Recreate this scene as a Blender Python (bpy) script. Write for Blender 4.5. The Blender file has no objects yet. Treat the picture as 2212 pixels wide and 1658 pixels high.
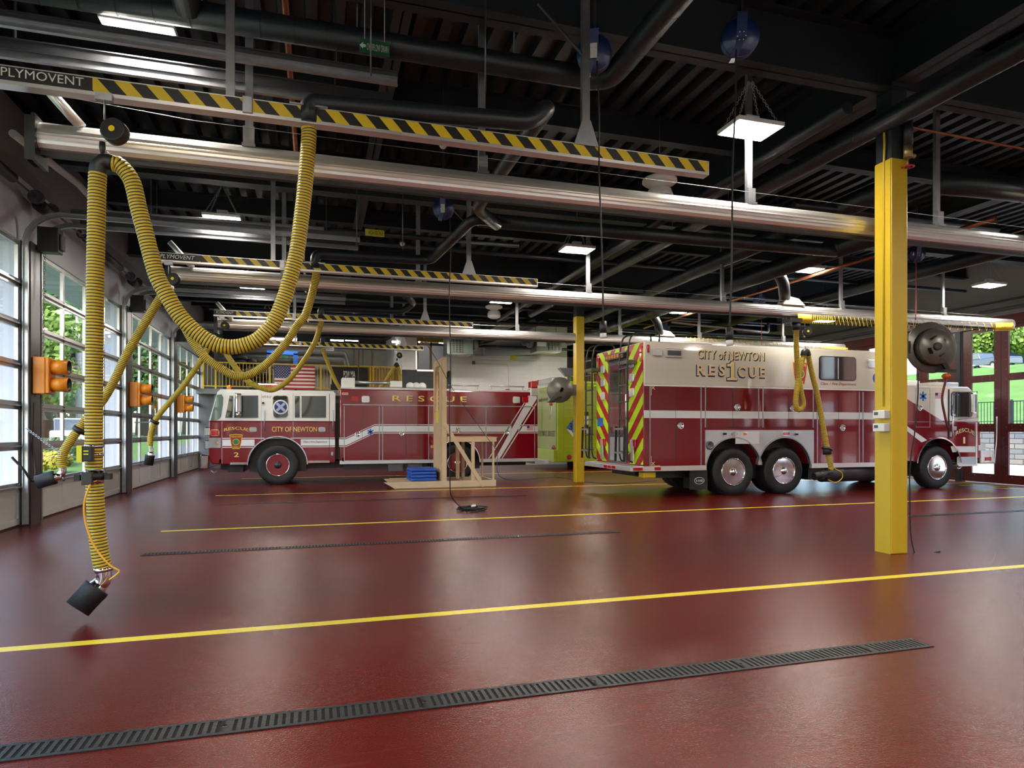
import bpy, bmesh, math, random
from mathutils import Vector, Matrix
random.seed(7)
PI = math.pi
SC = bpy.context.scene
COL = SC.collection
# ------------------------------------------------------------------ camera
YAW = math.radians(16.8)
cam_d = bpy.data.cameras.new('camera'); cam_d.sensor_width = 36; cam_d.lens = 22.964
cam_d.shift_y = 101 / 2212; cam_d.clip_end = 400
cam = bpy.data.objects.new('camera', cam_d); COL.objects.link(cam)
cam.location = (0, 0, 1.5); cam.rotation_euler = (PI / 2, 0, -YAW)
SC.camera = cam
# ------------------------------------------------------------------ view, world, sun
SC.view_settings.view_transform = 'Standard'; SC.view_settings.look = 'None'
SC.view_settings.gamma = 1; SC.view_settings.use_curve_mapping = False
SC.view_settings.exposure = 0.35
LAMP = 150.0
w = bpy.data.worlds.new('world'); SC.world = w; w.use_nodes = True
nt = w.node_tree; nt.nodes.clear()
sky = nt.nodes.new('ShaderNodeTexSky'); sky.sky_type = 'NISHITA'; sky.sun_disc = False
sky.sun_elevation = math.radians(48); sky.sun_rotation = math.radians(200); sky.air_density = 1.2; sky.dust_density = 2.0
bg = nt.nodes.new('ShaderNodeBackground'); bg.inputs[1].default_value = .95
wo = nt.nodes.new('ShaderNodeOutputWorld')
nt.links.new(sky.outputs[0], bg.inputs[0]); nt.links.new(bg.outputs[0], wo.inputs[0])
sd = bpy.data.lights.new('sun', 'SUN'); sd.energy = 2.4; sd.angle = math.radians(0.6); sd.color = (1, .95, .86)
so = bpy.data.objects.new('sun', sd); COL.objects.link(so)
so.rotation_euler = Vector((0.25, 0.75, -1.0)).to_track_quat('-Z', 'Y').to_euler()
# ------------------------------------------------------------------ survey helpers: where a sight line meets a real plane of the hall
F_ = 1411.0; S_ = math.sin(YAW); C_ = math.cos(YAW)
def ray(u, v):
    a = (u - 1106) / F_
    return (S_ + a * C_, C_ - a * S_, (930 - v) / F_)
def aY(u, v, Y):
    r = ray(u, v); d = Y / r[1]; return (r[0] * d, Y, 1.5 + r[2] * d)
def aX(u, v, X):
    r = ray(u, v); d = X / r[0]; return (X, r[1] * d, 1.5 + r[2] * d)
def aZ(u, v, Z):
    r = ray(u, v); d = (Z - 1.5) / r[2]; return (r[0] * d, r[1] * d, Z)
# ------------------------------------------------------------------ materials
MATS = {}
def mat(name, col, rough=.5, metal=0., bump=0., bscale=40., coat=0., var=.0, vscale=3., emit=None, es=0., spec=.5, aniso=0.):
    if name in MATS: return MATS[name]
    m = bpy.data.materials.new(name); m.use_nodes = True; MATS[name] = m
    n = m.node_tree; p = n.nodes['Principled BSDF']
    p.inputs['Base Color'].default_value = (*col, 1); p.inputs['Roughness'].default_value = rough
    p.inputs['Metallic'].default_value = metal; p.inputs['Coat Weight'].default_value = coat
    p.inputs['Coat Roughness'].default_value = .04; p.inputs['Specular IOR Level'].default_value = spec
    tc = n.nodes.new('ShaderNodeTexCoord')
    no = n.nodes.new('ShaderNodeTexNoise'); no.inputs['Scale'].default_value = vscale; no.inputs['Detail'].default_value = 4
    n.links.new(tc.outputs['Object'], no.inputs['Vector'])
    mr = n.nodes.new('ShaderNodeMapRange'); mr.inputs[3].default_value = max(0, rough - .05); mr.inputs[4].default_value = min(1, rough + .05)
    n.links.new(no.outputs[0], mr.inputs[0]); n.links.new(mr.outputs[0], p.inputs['Roughness'])
    if var > 0:
        mx = n.nodes.new('ShaderNodeMix'); mx.data_type = 'RGBA'
        mx.inputs[6].default_value = (*[c * (1 - var) for c in col], 1); mx.inputs[7].default_value = (*[min(1, c * (1 + var)) for c in col], 1)
        n.links.new(no.outputs[0], mx.inputs[0]); n.links.new(mx.outputs[2], p.inputs['Base Color'])
    if bump > 0:
        b2 = n.nodes.new('ShaderNodeTexNoise'); b2.inputs['Scale'].default_value = bscale
        n.links.new(tc.outputs['Object'], b2.inputs['Vector'])
        bp = n.nodes.new('ShaderNodeBump'); bp.inputs['Strength'].default_value = bump; bp.inputs['Distance'].default_value = .01
        n.links.new(b2.outputs[0], bp.inputs['Height']); n.links.new(bp.outputs[0], p.inputs['Normal'])
    if emit:
        p.inputs['Emission Color'].default_value = (*emit, 1); p.inputs['Emission Strength'].default_value = es
    return m
def stripe_mat(name, c1, c2, vec, period, duty=.5, rough=.4, metal=0., base=None):
    """two colours in bands along vec (object space)"""
    m = mat(name, c1, rough, metal); n = m.node_tree; p = n.nodes['Principled BSDF']
    tc = [x for x in n.nodes if x.type == 'TEX_COORD'][0]
    dp = n.nodes.new('ShaderNodeVectorMath'); dp.operation = 'DOT_PRODUCT'; dp.inputs[1].default_value = vec
    n.links.new(tc.outputs['Object'], dp.inputs[0])
    dv = n.nodes.new('ShaderNodeMath'); dv.operation = 'DIVIDE'; dv.inputs[1].default_value = period
    n.links.new(dp.outputs['Value'], dv.inputs[0])
    fr = n.nodes.new('ShaderNodeMath'); fr.operation = 'FRACT'; n.links.new(dv.outputs[0], fr.inputs[0])
    lt = n.nodes.new('ShaderNodeMath'); lt.operation = 'LESS_THAN'; lt.inputs[1].default_value = duty; n.links.new(fr.outputs[0], lt.inputs[0])
    mx = n.nodes.new('ShaderNodeMix'); mx.data_type = 'RGBA'; mx.inputs[6].default_value = (*c2, 1); mx.inputs[7].default_value = (*c1, 1)
    n.links.new(lt.outputs[0], mx.inputs[0]); n.links.new(mx.outputs[2], p.inputs['Base Color'])
    return m
def brick_mat(name, c1, c2, mortar, sx, sy, rough=.8, bumpd=.004, ms=.006, swap=None):
    m = mat(name, c1, rough); n = m.node_tree; p = n.nodes['Principled BSDF']
    tc = [x for x in n.nodes if x.type == 'TEX_COORD'][0]
    sp = n.nodes.new('ShaderNodeSeparateXYZ'); cb = n.nodes.new('ShaderNodeCombineXYZ')
    n.links.new(tc.outputs['Object'], sp.inputs[0]); n.links.new(sp.outputs[0 if swap is None else 1], cb.inputs[0]); n.links.new(sp.outputs[2], cb.inputs[1])
    b = n.nodes.new('ShaderNodeTexBrick'); b.inputs['Scale'].default_value = 1; b.inputs['Brick Width'].default_value = sx; b.inputs['Row Height'].default_value = sy
    b.inputs['Mortar Size'].default_value = ms; b.inputs['Color1'].default_value = (*c1, 1); b.inputs['Color2'].default_value = (*c2, 1); b.inputs['Mortar'].default_value = (*mortar, 1)
    n.links.new(cb.outputs[0], b.inputs['Vector']); n.links.new(b.outputs['Color'], p.inputs['Base Color'])
    bp = n.nodes.new('ShaderNodeBump'); bp.inputs['Strength'].default_value = .5; bp.inputs['Distance'].default_value = bumpd; bp.invert = True
    n.links.new(b.outputs['Fac'], bp.inputs['Height']); n.links.new(bp.outputs[0], p.inputs['Normal'])
    return m
def glass_mat(name, tint=(1, 1, 1), refl=.08):
    m = bpy.data.materials.new(name); m.use_nodes = True; MATS[name] = m
    n = m.node_tree; n.nodes.clear()
    o = n.nodes.new('ShaderNodeOutputMaterial'); t = n.nodes.new('ShaderNodeBsdfTransparent'); t.inputs[0].default_value = (*tint, 1)
    g = n.nodes.new('ShaderNodeBsdfGlossy'); g.inputs['Roughness'].default_value = .02
    lf = n.nodes.new('ShaderNodeLayerWeight'); lf.inputs[0].default_value = .5
    lp = n.nodes.new('ShaderNodeMath'); lp.operation = 'POWER'; lp.inputs[1].default_value = 4.0; n.links.new(lf.outputs['Facing'], lp.inputs[0])
    lw = n.nodes.new('ShaderNodeMath'); lw.operation = 'MULTIPLY'; lw.inputs[1].default_value = .55; n.links.new(lp.outputs[0], lw.inputs[0])
    tc = n.nodes.new('ShaderNodeTexCoord'); no = n.nodes.new('ShaderNodeTexNoise'); no.inputs['Scale'].default_value = .7
    n.links.new(tc.outputs['Object'], no.inputs['Vector'])
    bp = n.nodes.new('ShaderNodeBump'); bp.inputs['Strength'].default_value = .05; bp.inputs['Distance'].default_value = .05
    n.links.new(no.outputs[0], bp.inputs['Height']); n.links.new(bp.outputs[0], g.inputs['Normal'])
    ad = n.nodes.new('ShaderNodeMath'); ad.operation = 'ADD'; ad.use_clamp = True; ad.inputs[1].default_value = refl * .4
    n.links.new(lw.outputs[0], ad.inputs[0])
    mx = n.nodes.new('ShaderNodeMixShader'); n.links.new(ad.outputs[0], mx.inputs[0]); n.links.new(t.outputs[0], mx.inputs[1]); n.links.new(g.outputs[0], mx.inputs[2])
    n.links.new(mx.outputs[0], o.inputs[0]); return m
BLK = mat('black_paint', (.012, .012, .014), .45, bump=.08)
RUB = mat('rubber', (.010, .010, .012), .6, bump=.2, bscale=60)
CEILM = mat('ceiling_black', (.0095, .0145, .020), .55, var=.3, vscale=1.5)
PIPEM = mat('pipe_black', (.0115, .0165, .022), .40, bump=.05, bscale=20)
STEEL = mat('galvanised_steel', (.42, .44, .47), .38, .85, var=.25, vscale=9)
DSTEEL = mat('dark_steel', (.13, .135, .15), .35, .8, var=.3, vscale=5)
ALU = mat('aluminium', (.82, .81, .80), .32, .75)
CHROME = mat('chrome', (.85, .85, .86), .08, 1.)
YEL = mat('yellow_paint', (.60, .42, .02), .35, bump=.05, bscale=25, var=.06)
HYEL = mat('hose_yellow', (.56, .40, .02), .38, bump=.1, bscale=60, var=.1)
HBLK = mat('hose_black', (.02, .018, .01), .5)
CYEL = mat('cord_yellow', (.85, .62, .04), .35)
ORA = mat('signal_orange', (.70, .23, .008), .4, bump=.05, var=.06)
WHT = mat('white_paint', (.75, .75, .73), .4, var=.03)
LGT = mat('grey_door_panel', (.50, .49, .48), .4, var=.04)
RED = mat('truck_red', (.185, .0035, .010), .12, coat=1., var=.05, vscale=.7)
TWHT = mat('truck_white', (.80, .80, .78), .15, coat=1.)
CREAM = mat('truck_cream', (.74, .71, .62), .10, coat=1.)
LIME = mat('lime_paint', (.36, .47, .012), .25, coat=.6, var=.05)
DLIME = mat('lime_shade_panel', (.27, .33, .03), .12, coat=1.)  # darker glossy lime of the reflective rear panel and shutter ribs
GOLD = mat('gold_leaf', (.85, .62, .16), .35, .3, var=.2, vscale=60)
NAVY = mat('navy_paint', (.015, .03, .16), .4)
BLU = mat('blue_vinyl', (.006, .075, .42), .42, bump=.1, bscale=15)
BLUM = mat('blue_metal', (.006, .024, .12), .3, .1, coat=.5)
SBLU = mat('sign_blue', (.02, .13, .55), .4)
WOOD = mat('pine_lumber', (.64, .49, .32), .6, var=.22, vscale=2.2, bump=.15, bscale=30)
PLY = mat('plywood', (.60, .40, .22), .6, var=.25, vscale=5, bump=.1)
OSB = mat('osb_board', (.42, .26, .12), .7, var=.6, vscale=22)
WALLW = brick_mat('painted_block', (.88, .90, .93), (.86, .88, .91), (.78, .80, .83), .4, .2, .5)
WALLG = mat('grey_wall_paint', (.47, .49, .58), .5, var=.05)
WALLC = mat('cream_wall_paint', (.62, .59, .52), .6, var=.05)
CMUD = brick_mat('charcoal_block', (.045, .05, .055), (.035, .04, .045), (.018, .018, .02), .4, .2, .6)
DRED = mat('door_red_steel', (.075, .008, .010), .35, bump=.05, var=.08)
COPPER = mat('copper_pipe', (.34, .13, .07), .35, .8, var=.4, vscale=6)
REELG = mat('reel_grey', (.13, .125, .115), .3, .5)
DGLASS = mat('dark_vehicle_glass', (.02, .03, .032), .04, coat=1., spec=.8)
LENSR = mat('red_lens', (.42, .004, .008), .12, coat=1.)
LENSO = mat('amber_lens', (.8, .22, .01), .12, coat=1.)
LENSW = mat('clear_lens', (.75, .77, .8), .1, .3, coat=1.)
GSTRIPE = mat('reflective_white', (.74, .77, .80), .35)
TREAD = mat('tread_plate', (.62, .63, .65), .3, .9, bump=.9, bscale=110)
GLASS = glass_mat('window_glass', (.92, .95, .96))
HVAC = mat('heater_grey_green', (.12, .155, .138), .4, var=.05)
GRN = mat('sign_green', (.01, .10, .045), .45)
LAMPM = mat('lamp_diffuser', (.9, .9, .85), .5, emit=(1, .90, .78), es=LAMP)
TUBEM = mat('tube_lamp', (.9, .9, .85), .5, emit=(1, .93, .8), es=40)
HAZ = stripe_mat('hazard_band', (.72, .52, .015), (.010, .010, .010), (1, 0, .9), .235, .5, .4)
# ------------------------------------------------------------------ mesh builder
class MB:
    def __init__(s): s.v = []; s.f = []; s.m = []; s.sm = []
    def add(s, vs, fs, m=0, smooth=False):
        b = len(s.v); s.v += [tuple(x) for x in vs]
        for f in fs: s.f.append([b + i for i in f]); s.m.append(m); s.sm.append(smooth)
        return s
    def box(s, x0, x1, y0, y1, z0, z1, m=0):
        if x0 > x1: x0, x1 = x1, x0
        if y0 > y1: y0, y1 = y1, y0
        if z0 > z1: z0, z1 = z1, z0
        return s.add([(x0, y0, z0), (x1, y0, z0), (x1, y1, z0), (x0, y1, z0), (x0, y0, z1), (x1, y0, z1), (x1, y1, z1), (x0, y1, z1)],
                     [(0, 3, 2, 1), (4, 5, 6, 7), (0, 1, 5, 4), (1, 2, 6, 5), (2, 3, 7, 6), (3, 0, 4, 7)], m)
    def bar(s, p, q, wd, ht, up=(0, 0, 1), m=0):
        """rectangular bar from p to q, wd across, ht along up"""
        p = Vector(p); q = Vector(q); d = (q - p).normalized(); u = Vector(up); u = (u - d * u.dot(d))
        if u.length < 1e-6: u = Vector((1, 0, 0)) - d * d.x
        u.normalize(); r = d.cross(u) * wd / 2; u = u * ht / 2
        return s.add([p - r - u, p + r - u, p + r + u, p - r + u, q - r - u, q + r - u, q + r + u, q - r + u],
                     [(0, 1, 2, 3), (7, 6, 5, 4), (4, 5, 1, 0), (5, 6, 2, 1), (6, 7, 3, 2), (7, 4, 0, 3)], m)
    def rings(s, rs, m=0, closed=False, cap=True, ms=None, smooth=True):
        b = len(s.v); n = len(rs[0])
        for r in rs: s.v += [tuple(x) for x in r]
        k = len(rs)
        for i in range(k if closed else k - 1):
            j = (i + 1) % k
            for a in range(n):
                c = (a + 1) % n
                s.f.append([b + i * n + a, b + i * n + c, b + j * n + c, b + j * n + a]); s.m.append(ms[i] if ms else m); s.sm.append(smooth)
        if cap and not closed:
            s.f.append([b + a for a in range(n)][::-1]); s.m.append(ms[0] if ms else m); s.sm.append(False)
            s.f.append([b + (k - 1) * n + a for a in range(n)]); s.m.append(ms[-1] if ms else m); s.sm.append(False)
        return s
    def tube(s, pts, r, seg=12, m=0, closed=False, cap=True, ms=None):
        P = [Vector(p) for p in pts]; n = len(P); rr = r if isinstance(r, (list, tuple)) else [r] * n
        T = []
        for i in range(n):
            a = P[i - 1] if (i > 0 or closed) else P[i]; c = P[(i + 1) % n] if (i < n - 1 or closed) else P[i]
            T.append((c - a).normalized())
        u = Vector((0, 0, 1)); u = u - T[0] * u.dot(T[0])
        if u.length < .05: u = Vector((0, 1, 0)) - T[0] * T[0].y
        u.normalize(); rs = []
        for i in range(n):
            u = u - T[i] * u.dot(T[i]); u.normalize(); w_ = T[i].cross(u)
            rs.append([P[i] + (u * math.cos(2 * PI * k / seg) + w_ * math.sin(2 * PI * k / seg)) * rr[i] for k in range(seg)])
        return s.rings(rs, m, closed, cap, ms)
    def cyl(s, p, q, r, seg=16, m=0, r2=None):
        p = Vector(p); q = Vector(q); d = (q - p).normalized(); u = Vector((0, 0, 1)) - d * d.z
        if u.length < .05: u = Vector((1, 0, 0)) - d * d.x
        u.normalize(); w_ = d.cross(u); r2 = r if r2 is None else r2
        return s.rings([[c + (u * math.cos(2 * PI * k / seg) + w_ * math.sin(2 * PI * k / seg)) * q_ for k in range(seg)] for c, q_ in ((p, r), (q, r2))], m)
    def lathe(s, prof, org, axis, seg=32, m=0, ms=None, closed=False):
        """prof: list of (radius, along-axis)"""
        o = Vector(org); d = Vector(axis).normalized(); u = Vector((0, 0, 1)) - d * d.z
        if u.length < .05: u = Vector((1, 0, 0)) - d * d.x
        u.normalize(); w_ = d.cross(u)
        return s.rings([[o + d * h_ + (u * math.cos(2 * PI * k / seg) + w_ * math.sin(2 * PI * k / seg)) * max(r, .0005) for k in range(seg)] for r, h_ in prof], m, closed, not closed, ms)
    def prism(s, poly, ax, d0, d1, m=0):
        """poly 2D; ax 'y': (x,z) extruded in y; 'x': (y,z) in x; 'z': (x,y) in z"""
        def P(a, b, d): return (a, d, b) if ax == 'y' else ((d, a, b) if ax == 'x' else (a, b, d))
        n = len(poly); b = len(s.v)
        s.v += [P(a, c, d0) for a, c in poly] + [P(a, c, d1) for a, c in poly]
        fs = [list(range(n)), list(range(n, 2 * n))[::-1]] + [[i, i + n, (i + 1) % n + n, (i + 1) % n] for i in range(n)]
        for f in fs: s.f.append([b + i for i in f]); s.m.append(m); s.sm.append(False)
        return s
    def sphere(s, c, r, m=0, seg=16, rings=10, sc=(1, 1, 1)):
        c = Vector(c); rs = []
        for i in range(rings + 1):
            t = PI * i / rings
            rs.append([c + Vector((max(math.sin(t), .002) * math.cos(2 * PI * k / seg) * r * sc[0], max(math.sin(t), .002) * math.sin(2 * PI * k / seg) * r * sc[1], math.cos(t) * r * sc[2])) for k in range(seg)])
        return s.rings(rs, m)
    def build(s, name, mats, parent=None, bev=0., loc=None):
        if not isinstance(mats, (list, tuple)): mats = [mats]
        org = WO[parent.name] if parent is not None else Vector(loc or (0, 0, 0))
        me = bpy.data.meshes.new(name); me.from_pydata([tuple(Vector(x) - org) for x in s.v], [], s.f)
        for m in mats: me.materials.append(m)
        me.polygons.foreach_set('material_index', s.m); me.polygons.foreach_set('use_smooth', s.sm); me.validate(); me.update()
        if not any(s.sm) or True:
            bm = bmesh.new(); bm.from_mesh(me); bmesh.ops.recalc_face_normals(bm, faces=bm.faces[:]); bm.to_mesh(me); bm.free()
        o = bpy.data.objects.new(name, me); COL.objects.link(o)
        if parent is not None: o.parent = parent
        else: o.location = org
        WO[o.name] = Vector(org)
        if bev:
            b = o.modifiers.new('bevel', 'BEVEL'); b.width = bev; b.segments = 2; b.limit_method = 'ANGLE'; b.angle_limit = math.radians(40)
        return o
WO = {}
def thing(name, label, cat, loc, group=None, kind=None):
    o = bpy.data.objects.new(name, None); COL.objects.link(o); o.location = loc; o.empty_display_size = .1; WO[o.name] = Vector(loc)
    if kind: o['kind'] = kind
    if label: o['label'] = label
    if cat: o['category'] = cat
    if group: o['group'] = group
    return o
def tag(o, label, cat, group=None, kind=None):
    o['label'] = label; o['category'] = cat
    if group: o['group'] = group
    if kind: o['kind'] = kind
    return o
def struct(o): o['kind'] = 'structure'; return o
def copytree(o, parent=None):
    c = o.copy(); COL.objects.link(c); WO[c.name] = WO[o.name].copy()
    if parent is not None: c.parent = parent
    for ch in list(o.children): copytree(ch, c)
    return c
def dup(o, dx, dy=0, dz=0, label=None, group=None):
    c = copytree(o); c.location = o.location + Vector((dx, dy, dz))
    if label: c['label'] = label
    if group: c['group'] = group
    return c
def catmull(pts, n=8):
    P = [Vector(p) for p in pts]; P = [P[0] * 2 - P[1]] + P + [P[-1] * 2 - P[-2]]; out = []
    for i in range(1, len(P) - 2):
        for k in range(n):
            t = k / n; a, b, c, d = P[i - 1], P[i], P[i + 1], P[i + 2]
            out.append(.5 * ((2 * b) + (c - a) * t + (2 * a - 5 * b + 4 * c - d) * t * t + (3 * b - a - 3 * c + d) * t ** 3))
    out.append(P[-2]); return out
def resample(pts, step):
    P = [Vector(p) for p in pts]; out = [P[0].copy()]; need = step
    for i in range(len(P) - 1):
        a = P[i]; L = (P[i + 1] - a).length; pos = 0
        while L - pos >= need:
            pos += need; out.append(a.lerp(P[i + 1], pos / L)); need = step
        need -= L - pos
    return out
def tmesh(txt):
    cu = bpy.data.curves.new('t', 'FONT'); cu.body = txt; cu.size = 1; cu.resolution_u = 3
    return cu
def text_mb(txt, bold=0.):
    cu = tmesh(txt); cu.offset = bold; cu.fill_mode = 'FRONT'
    o = bpy.data.objects.new('t', cu); COL.objects.link(o)
    dg = bpy.context.evaluated_depsgraph_get(); ev = o.evaluated_get(dg); me = ev.to_mesh()
    vs = [tuple(v.co) for v in me.vertices]; fs = [list(p.vertices) for p in me.polygons]
    ev.to_mesh_clear(); bpy.data.objects.remove(o); bpy.data.curves.remove(cu)
    return vs, fs
def lettering(txt, p0, p1, face, parent, mats, depth=.004, bold=0., arc=0., name='lettering', shadow=None, slant=0., outline=0.):
    """txt stretched over the rectangle p0 (lower left) .. p1 (upper right) as read; face '-y','-x' = direction it faces"""
    vs, fs = text_mb(txt, bold)
    xs = [v[0] for v in vs]; ys = [v[1] for v in vs]; x0, x1, y0, y1 = min(xs), max(xs), min(ys), max(ys)
    p0 = Vector(p0); p1 = Vector(p1)
    if face == '-y': R = Vector((p1.x - p0.x, 0, 0)); N = Vector((0, -1, 0))
    elif face == '+x': R = Vector((0, p1.y - p0.y, 0)); N = Vector((1, 0, 0))
    else: R = Vector((0, p1.y - p0.y, 0)); N = Vector((-1, 0, 0))
    U = Vector((0, 0, p1.z - p0.z)); mb = MB()
    drift = (p1 - p0)
    def place(off, dep, m, vs=vs, fs=fs):
        o = []
        for v in vs:
            t = (v[0] - x0) / (x1 - x0); q = (v[1] - y0) / (y1 - y0)
            o.append(p0 + R * (t + slant * q * abs(U.z) / max(R.length, .01)) + U * q + Vector((0, 0, arc * (1 - (2 * t - 1) ** 2))) + off + N * dep)
        mb.add(o, fs, m)
    if shadow:
        v2, f2 = text_mb(txt, bold + outline) if outline else (vs, fs)
        place(Vector(shadow), depth, 1, v2, f2)
    place(Vector((0, 0, 0)), depth + .002, 0)
    return mb.build(name, mats, parent)
# ================================================================== STRUCTURE
LX, RX, DECK = -4.45, 18.5, 6.35
# floor with its painted lines in the material
fm = mat('floor_epoxy', (.135, .016, .012), .2, spec=.28)
n = fm.node_tree; p = n.nodes['Principled BSDF']; L = n.links
tc = [x for x in n.nodes if x.type == 'TEX_COORD'][0]
sp = n.nodes.new('ShaderNodeSeparateXYZ'); L.new(tc.outputs['Object'], sp.inputs[0])
def mth(op, a, b=None, c=None):
    q = n.nodes.new('ShaderNodeMath'); q.operation = op
    for i, x in enumerate((a, b, c)):
        if x is None: continue
        if isinstance(x, (int, float)): q.inputs[i].default_value = x
        else: L.new(x, q.inputs[i])
    return q.outputs[0]
X_, Y_ = sp.outputs[0], sp.outputs[1]
mask = None
inx = mth('MULTIPLY', mth('GREATER_THAN', X_, -2.2), mth('LESS_THAN', X_, 17.1))
for y0 in (-.25, 5.3, 10.86, 16.45, 22.1):
    hw = .055 if y0 > 5 else .055
    a = mth('MULTIPLY', mth('LESS_THAN', mth('ABSOLUTE', mth('SUBTRACT', Y_, y0)), hw), inx)
    mask = a if mask is None else mth('MAXIMUM', mask, a)
diag = mth('LESS_THAN', mth('FRACT', mth('DIVIDE', mth('ADD', Y_, mth('MULTIPLY', X_, .9)), .85)), .17)
diag = mth('MULTIPLY', mth('MULTIPLY', diag, mth('GREATER_THAN', X_, 17.0)), mth('LESS_THAN', X_, 18.45))
mask = mth('MAXIMUM', mask, diag)
wear = n.nodes.new('ShaderNodeTexNoise'); wear.inputs['Scale'].default_value = 1.1; wear.inputs['Detail'].default_value = 8; wear.inputs['Roughness'].default_value = .65
L.new(tc.outputs['Object'], wear.inputs['Vector'])
cr = n.nodes.new('ShaderNodeValToRGB'); cr.color_ramp.elements[0].position = .3; cr.color_ramp.elements[0].color = (.088, .0052, .0032, 1)
cr.color_ramp.elements[1].position = .72; cr.color_ramp.elements[1].color = (.120, .0085, .0052, 1); L.new(wear.outputs[0], cr.inputs[0])
# light scuffs, long and thin
mp = n.nodes.new('ShaderNodeMapping'); mp.inputs['Rotation'].default_value = (0, 0, .5); mp.inputs['Scale'].default_value = (1.2, 9, 1); L.new(tc.outputs['Object'], mp.inputs[0])
sc_ = n.nodes.new('ShaderNodeTexNoise'); sc_.inputs['Scale'].default_value = 2.2; sc_.inputs['Detail'].default_value = 10; L.new(mp.outputs[0], sc_.inputs['Vector'])
scr = n.nodes.new('ShaderNodeMapRange'); scr.inputs[1].default_value = .60; scr.inputs[2].default_value = .95; scr.inputs[4].default_value = .35; L.new(sc_.outputs[0], scr.inputs[0])
m1 = n.nodes.new('ShaderNodeMix'); m1.data_type = 'RGBA'; m1.inputs[7].default_value = (.22, .07, .06, 1)
L.new(scr.outputs[0], m1.inputs[0]); L.new(cr.outputs[0], m1.inputs[6])
m2 = n.nodes.new('ShaderNodeMix'); m2.data_type = 'RGBA'; m2.inputs[7].default_value = (.80, .66, .05, 1)
L.new(mask, m2.inputs[0]); L.new(m1.outputs[2], m2.inputs[6]); L.new(m2.outputs[2], p.inputs['Base Color'])
rr = n.nodes.new('ShaderNodeMapRange'); rr.inputs[3].default_value = .255; rr.inputs[4].default_value = .30; L.new(wear.outputs[0], rr.inputs[0]); [L.remove(l) for l in list(L) if l.to_socket == p.inputs['Roughness']]; p.inputs['Roughness'].default_value = .27
b1 = n.nodes.new('ShaderNodeTexNoise'); b1.inputs['Scale'].default_value = 95; b1.inputs['Detail'].default_value = 2; L.new(tc.outputs['Object'], b1.inputs['Vector'])
b2 = n.nodes.new('ShaderNodeTexNoise'); b2.inputs['Scale'].default_value = 5; b2.inputs['Detail'].default_value = 3; L.new(tc.outputs['Object'], b2.inputs['Vector'])
bp1 = n.nodes.new('ShaderNodeBump'); bp1.inputs['Strength'].default_value = .4; bp1.inputs['Distance'].default_value = .004; L.new(b1.outputs[0], bp1.inputs['Height'])
bp2 = n.nodes.new('ShaderNodeBump'); bp2.inputs['Strength'].default_value = .2; bp2.inputs['Distance'].default_value = .01; L.new(b2.outputs[0], bp2.inputs['Height']); L.new(bp1.outputs[0], bp2.inputs['Normal'])
L.new(bp2.outputs[0], p.inputs['Normal'])
struct(MB().box(LX - .3, RX + .3, -4.6, 34.3, -.25, 0).build('floor', fm))
# roof deck: ribs along Y
prof = []; x = LX - .3; z0 = DECK
while x < RX + .3:
    prof += [(x, z0), (x + .13, z0), (x + .155, z0 + .13), (x + .285, z0 + .13)]; x += .31
prof += [(x, z0), (x, z0 + .3), (LX - .3, z0 + .3)]
deck = MB(); npf = len(prof)
deck.add([(a, -4.6, c) for a, c in prof] + [(a, 34.3, c) for a, c in prof], [(i, i + 1, i + 1 + npf, i + npf) for i in range(npf - 1)] + [(npf - 1, 0, npf, 2 * npf - 1)])
struct(deck.build('ceiling', CEILM))
def ibeam_x(name, y, zb, zt, x0=LX, x1=RX, fw=.22, ft=.022):
    m = MB().box(x0, x1, y - fw / 2, y + fw / 2, zb, zb + ft).box(x0, x1, y - fw / 2, y + fw / 2, zt - ft, zt).box(x0, x1, y - .008, y + .008, zb, zt)
    return struct(m.build(name, CEILM))
def ibeam_y(name, x, zb, zt, y0=-4.5, y1=34, fw=.22, ft=.022):
    m = MB().box(x - fw / 2, x + fw / 2, y0, y1, zb, zb + ft).box(x - fw / 2, x + fw / 2, y0, y1, zt - ft, zt).box(x - .008, x + .008, y0, y1, zb, zt)
    return struct(m.build(name, CEILM))
for k in range(7):
    yy = .84 + 5.53 * k - 2.0 * 0
    ibeam_x('ceiling_beam', yy, 5.65, 6.35, fw=.26)
for k in range(7):
    ibeam_x('ceiling_beam', .84 + 5.53 * k - 2.77, 6.0, 6.35, fw=.18)
for xx in (6.85,): ibeam_y('ceiling_girder', xx, 5.72, 6.34, fw=.3)
for xx in (.9, 12.6): ibeam_y('ceiling_girder', xx, 5.95, 6.34, fw=.2)
# walls
def wall_left():
    m = MB(); x0, x1 = LX - .35, LX
    ys = [1.6 + 5.55 * k for k in range(-1, 5)]
    m.box(x0, x1, -4.6, ys[0], 0, DECK)
    for i, y in enumerate(ys):
        ye = y + 5.0; yn = ys[i + 1] if i < len(ys) - 1 else 34.3
        m.box(x0, x1, ye, yn, 0, 4.5); m.box(x0, x1, y if i else ys[0], yn, 4.5, DECK)
    return m
struct(wall_left().build('wall_left', WALLG))
struct(MB().box(LX, LX + .22, -4.5, 34, 5.5, 6.32).build('trim_1', mat('eave_beam_grey', (.16, .16, .18), .5, var=.1)))
struct(MB().box(LX - .3, RX + .3, -4.9, -4.6, 0, 6.6).build('wall_near', WALLW))
struct(MB().box(LX - .3, RX + .3, 34.3, 34.6, 0, 6.6).build('wall_far', WALLC))
m = MB(); m.box(RX, RX + .35, -4.6, 34.3, 4.55, 6.35); m.box(RX, RX + .35, -4.6, .55, 0, 4.55); m.box(RX, RX + .35, 24.35, 34.3, 0, 4.55)
struct(m.build('wall_right', mat('grey_upper_wall', (.30, .30, .31), .5, var=.05)))
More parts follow.
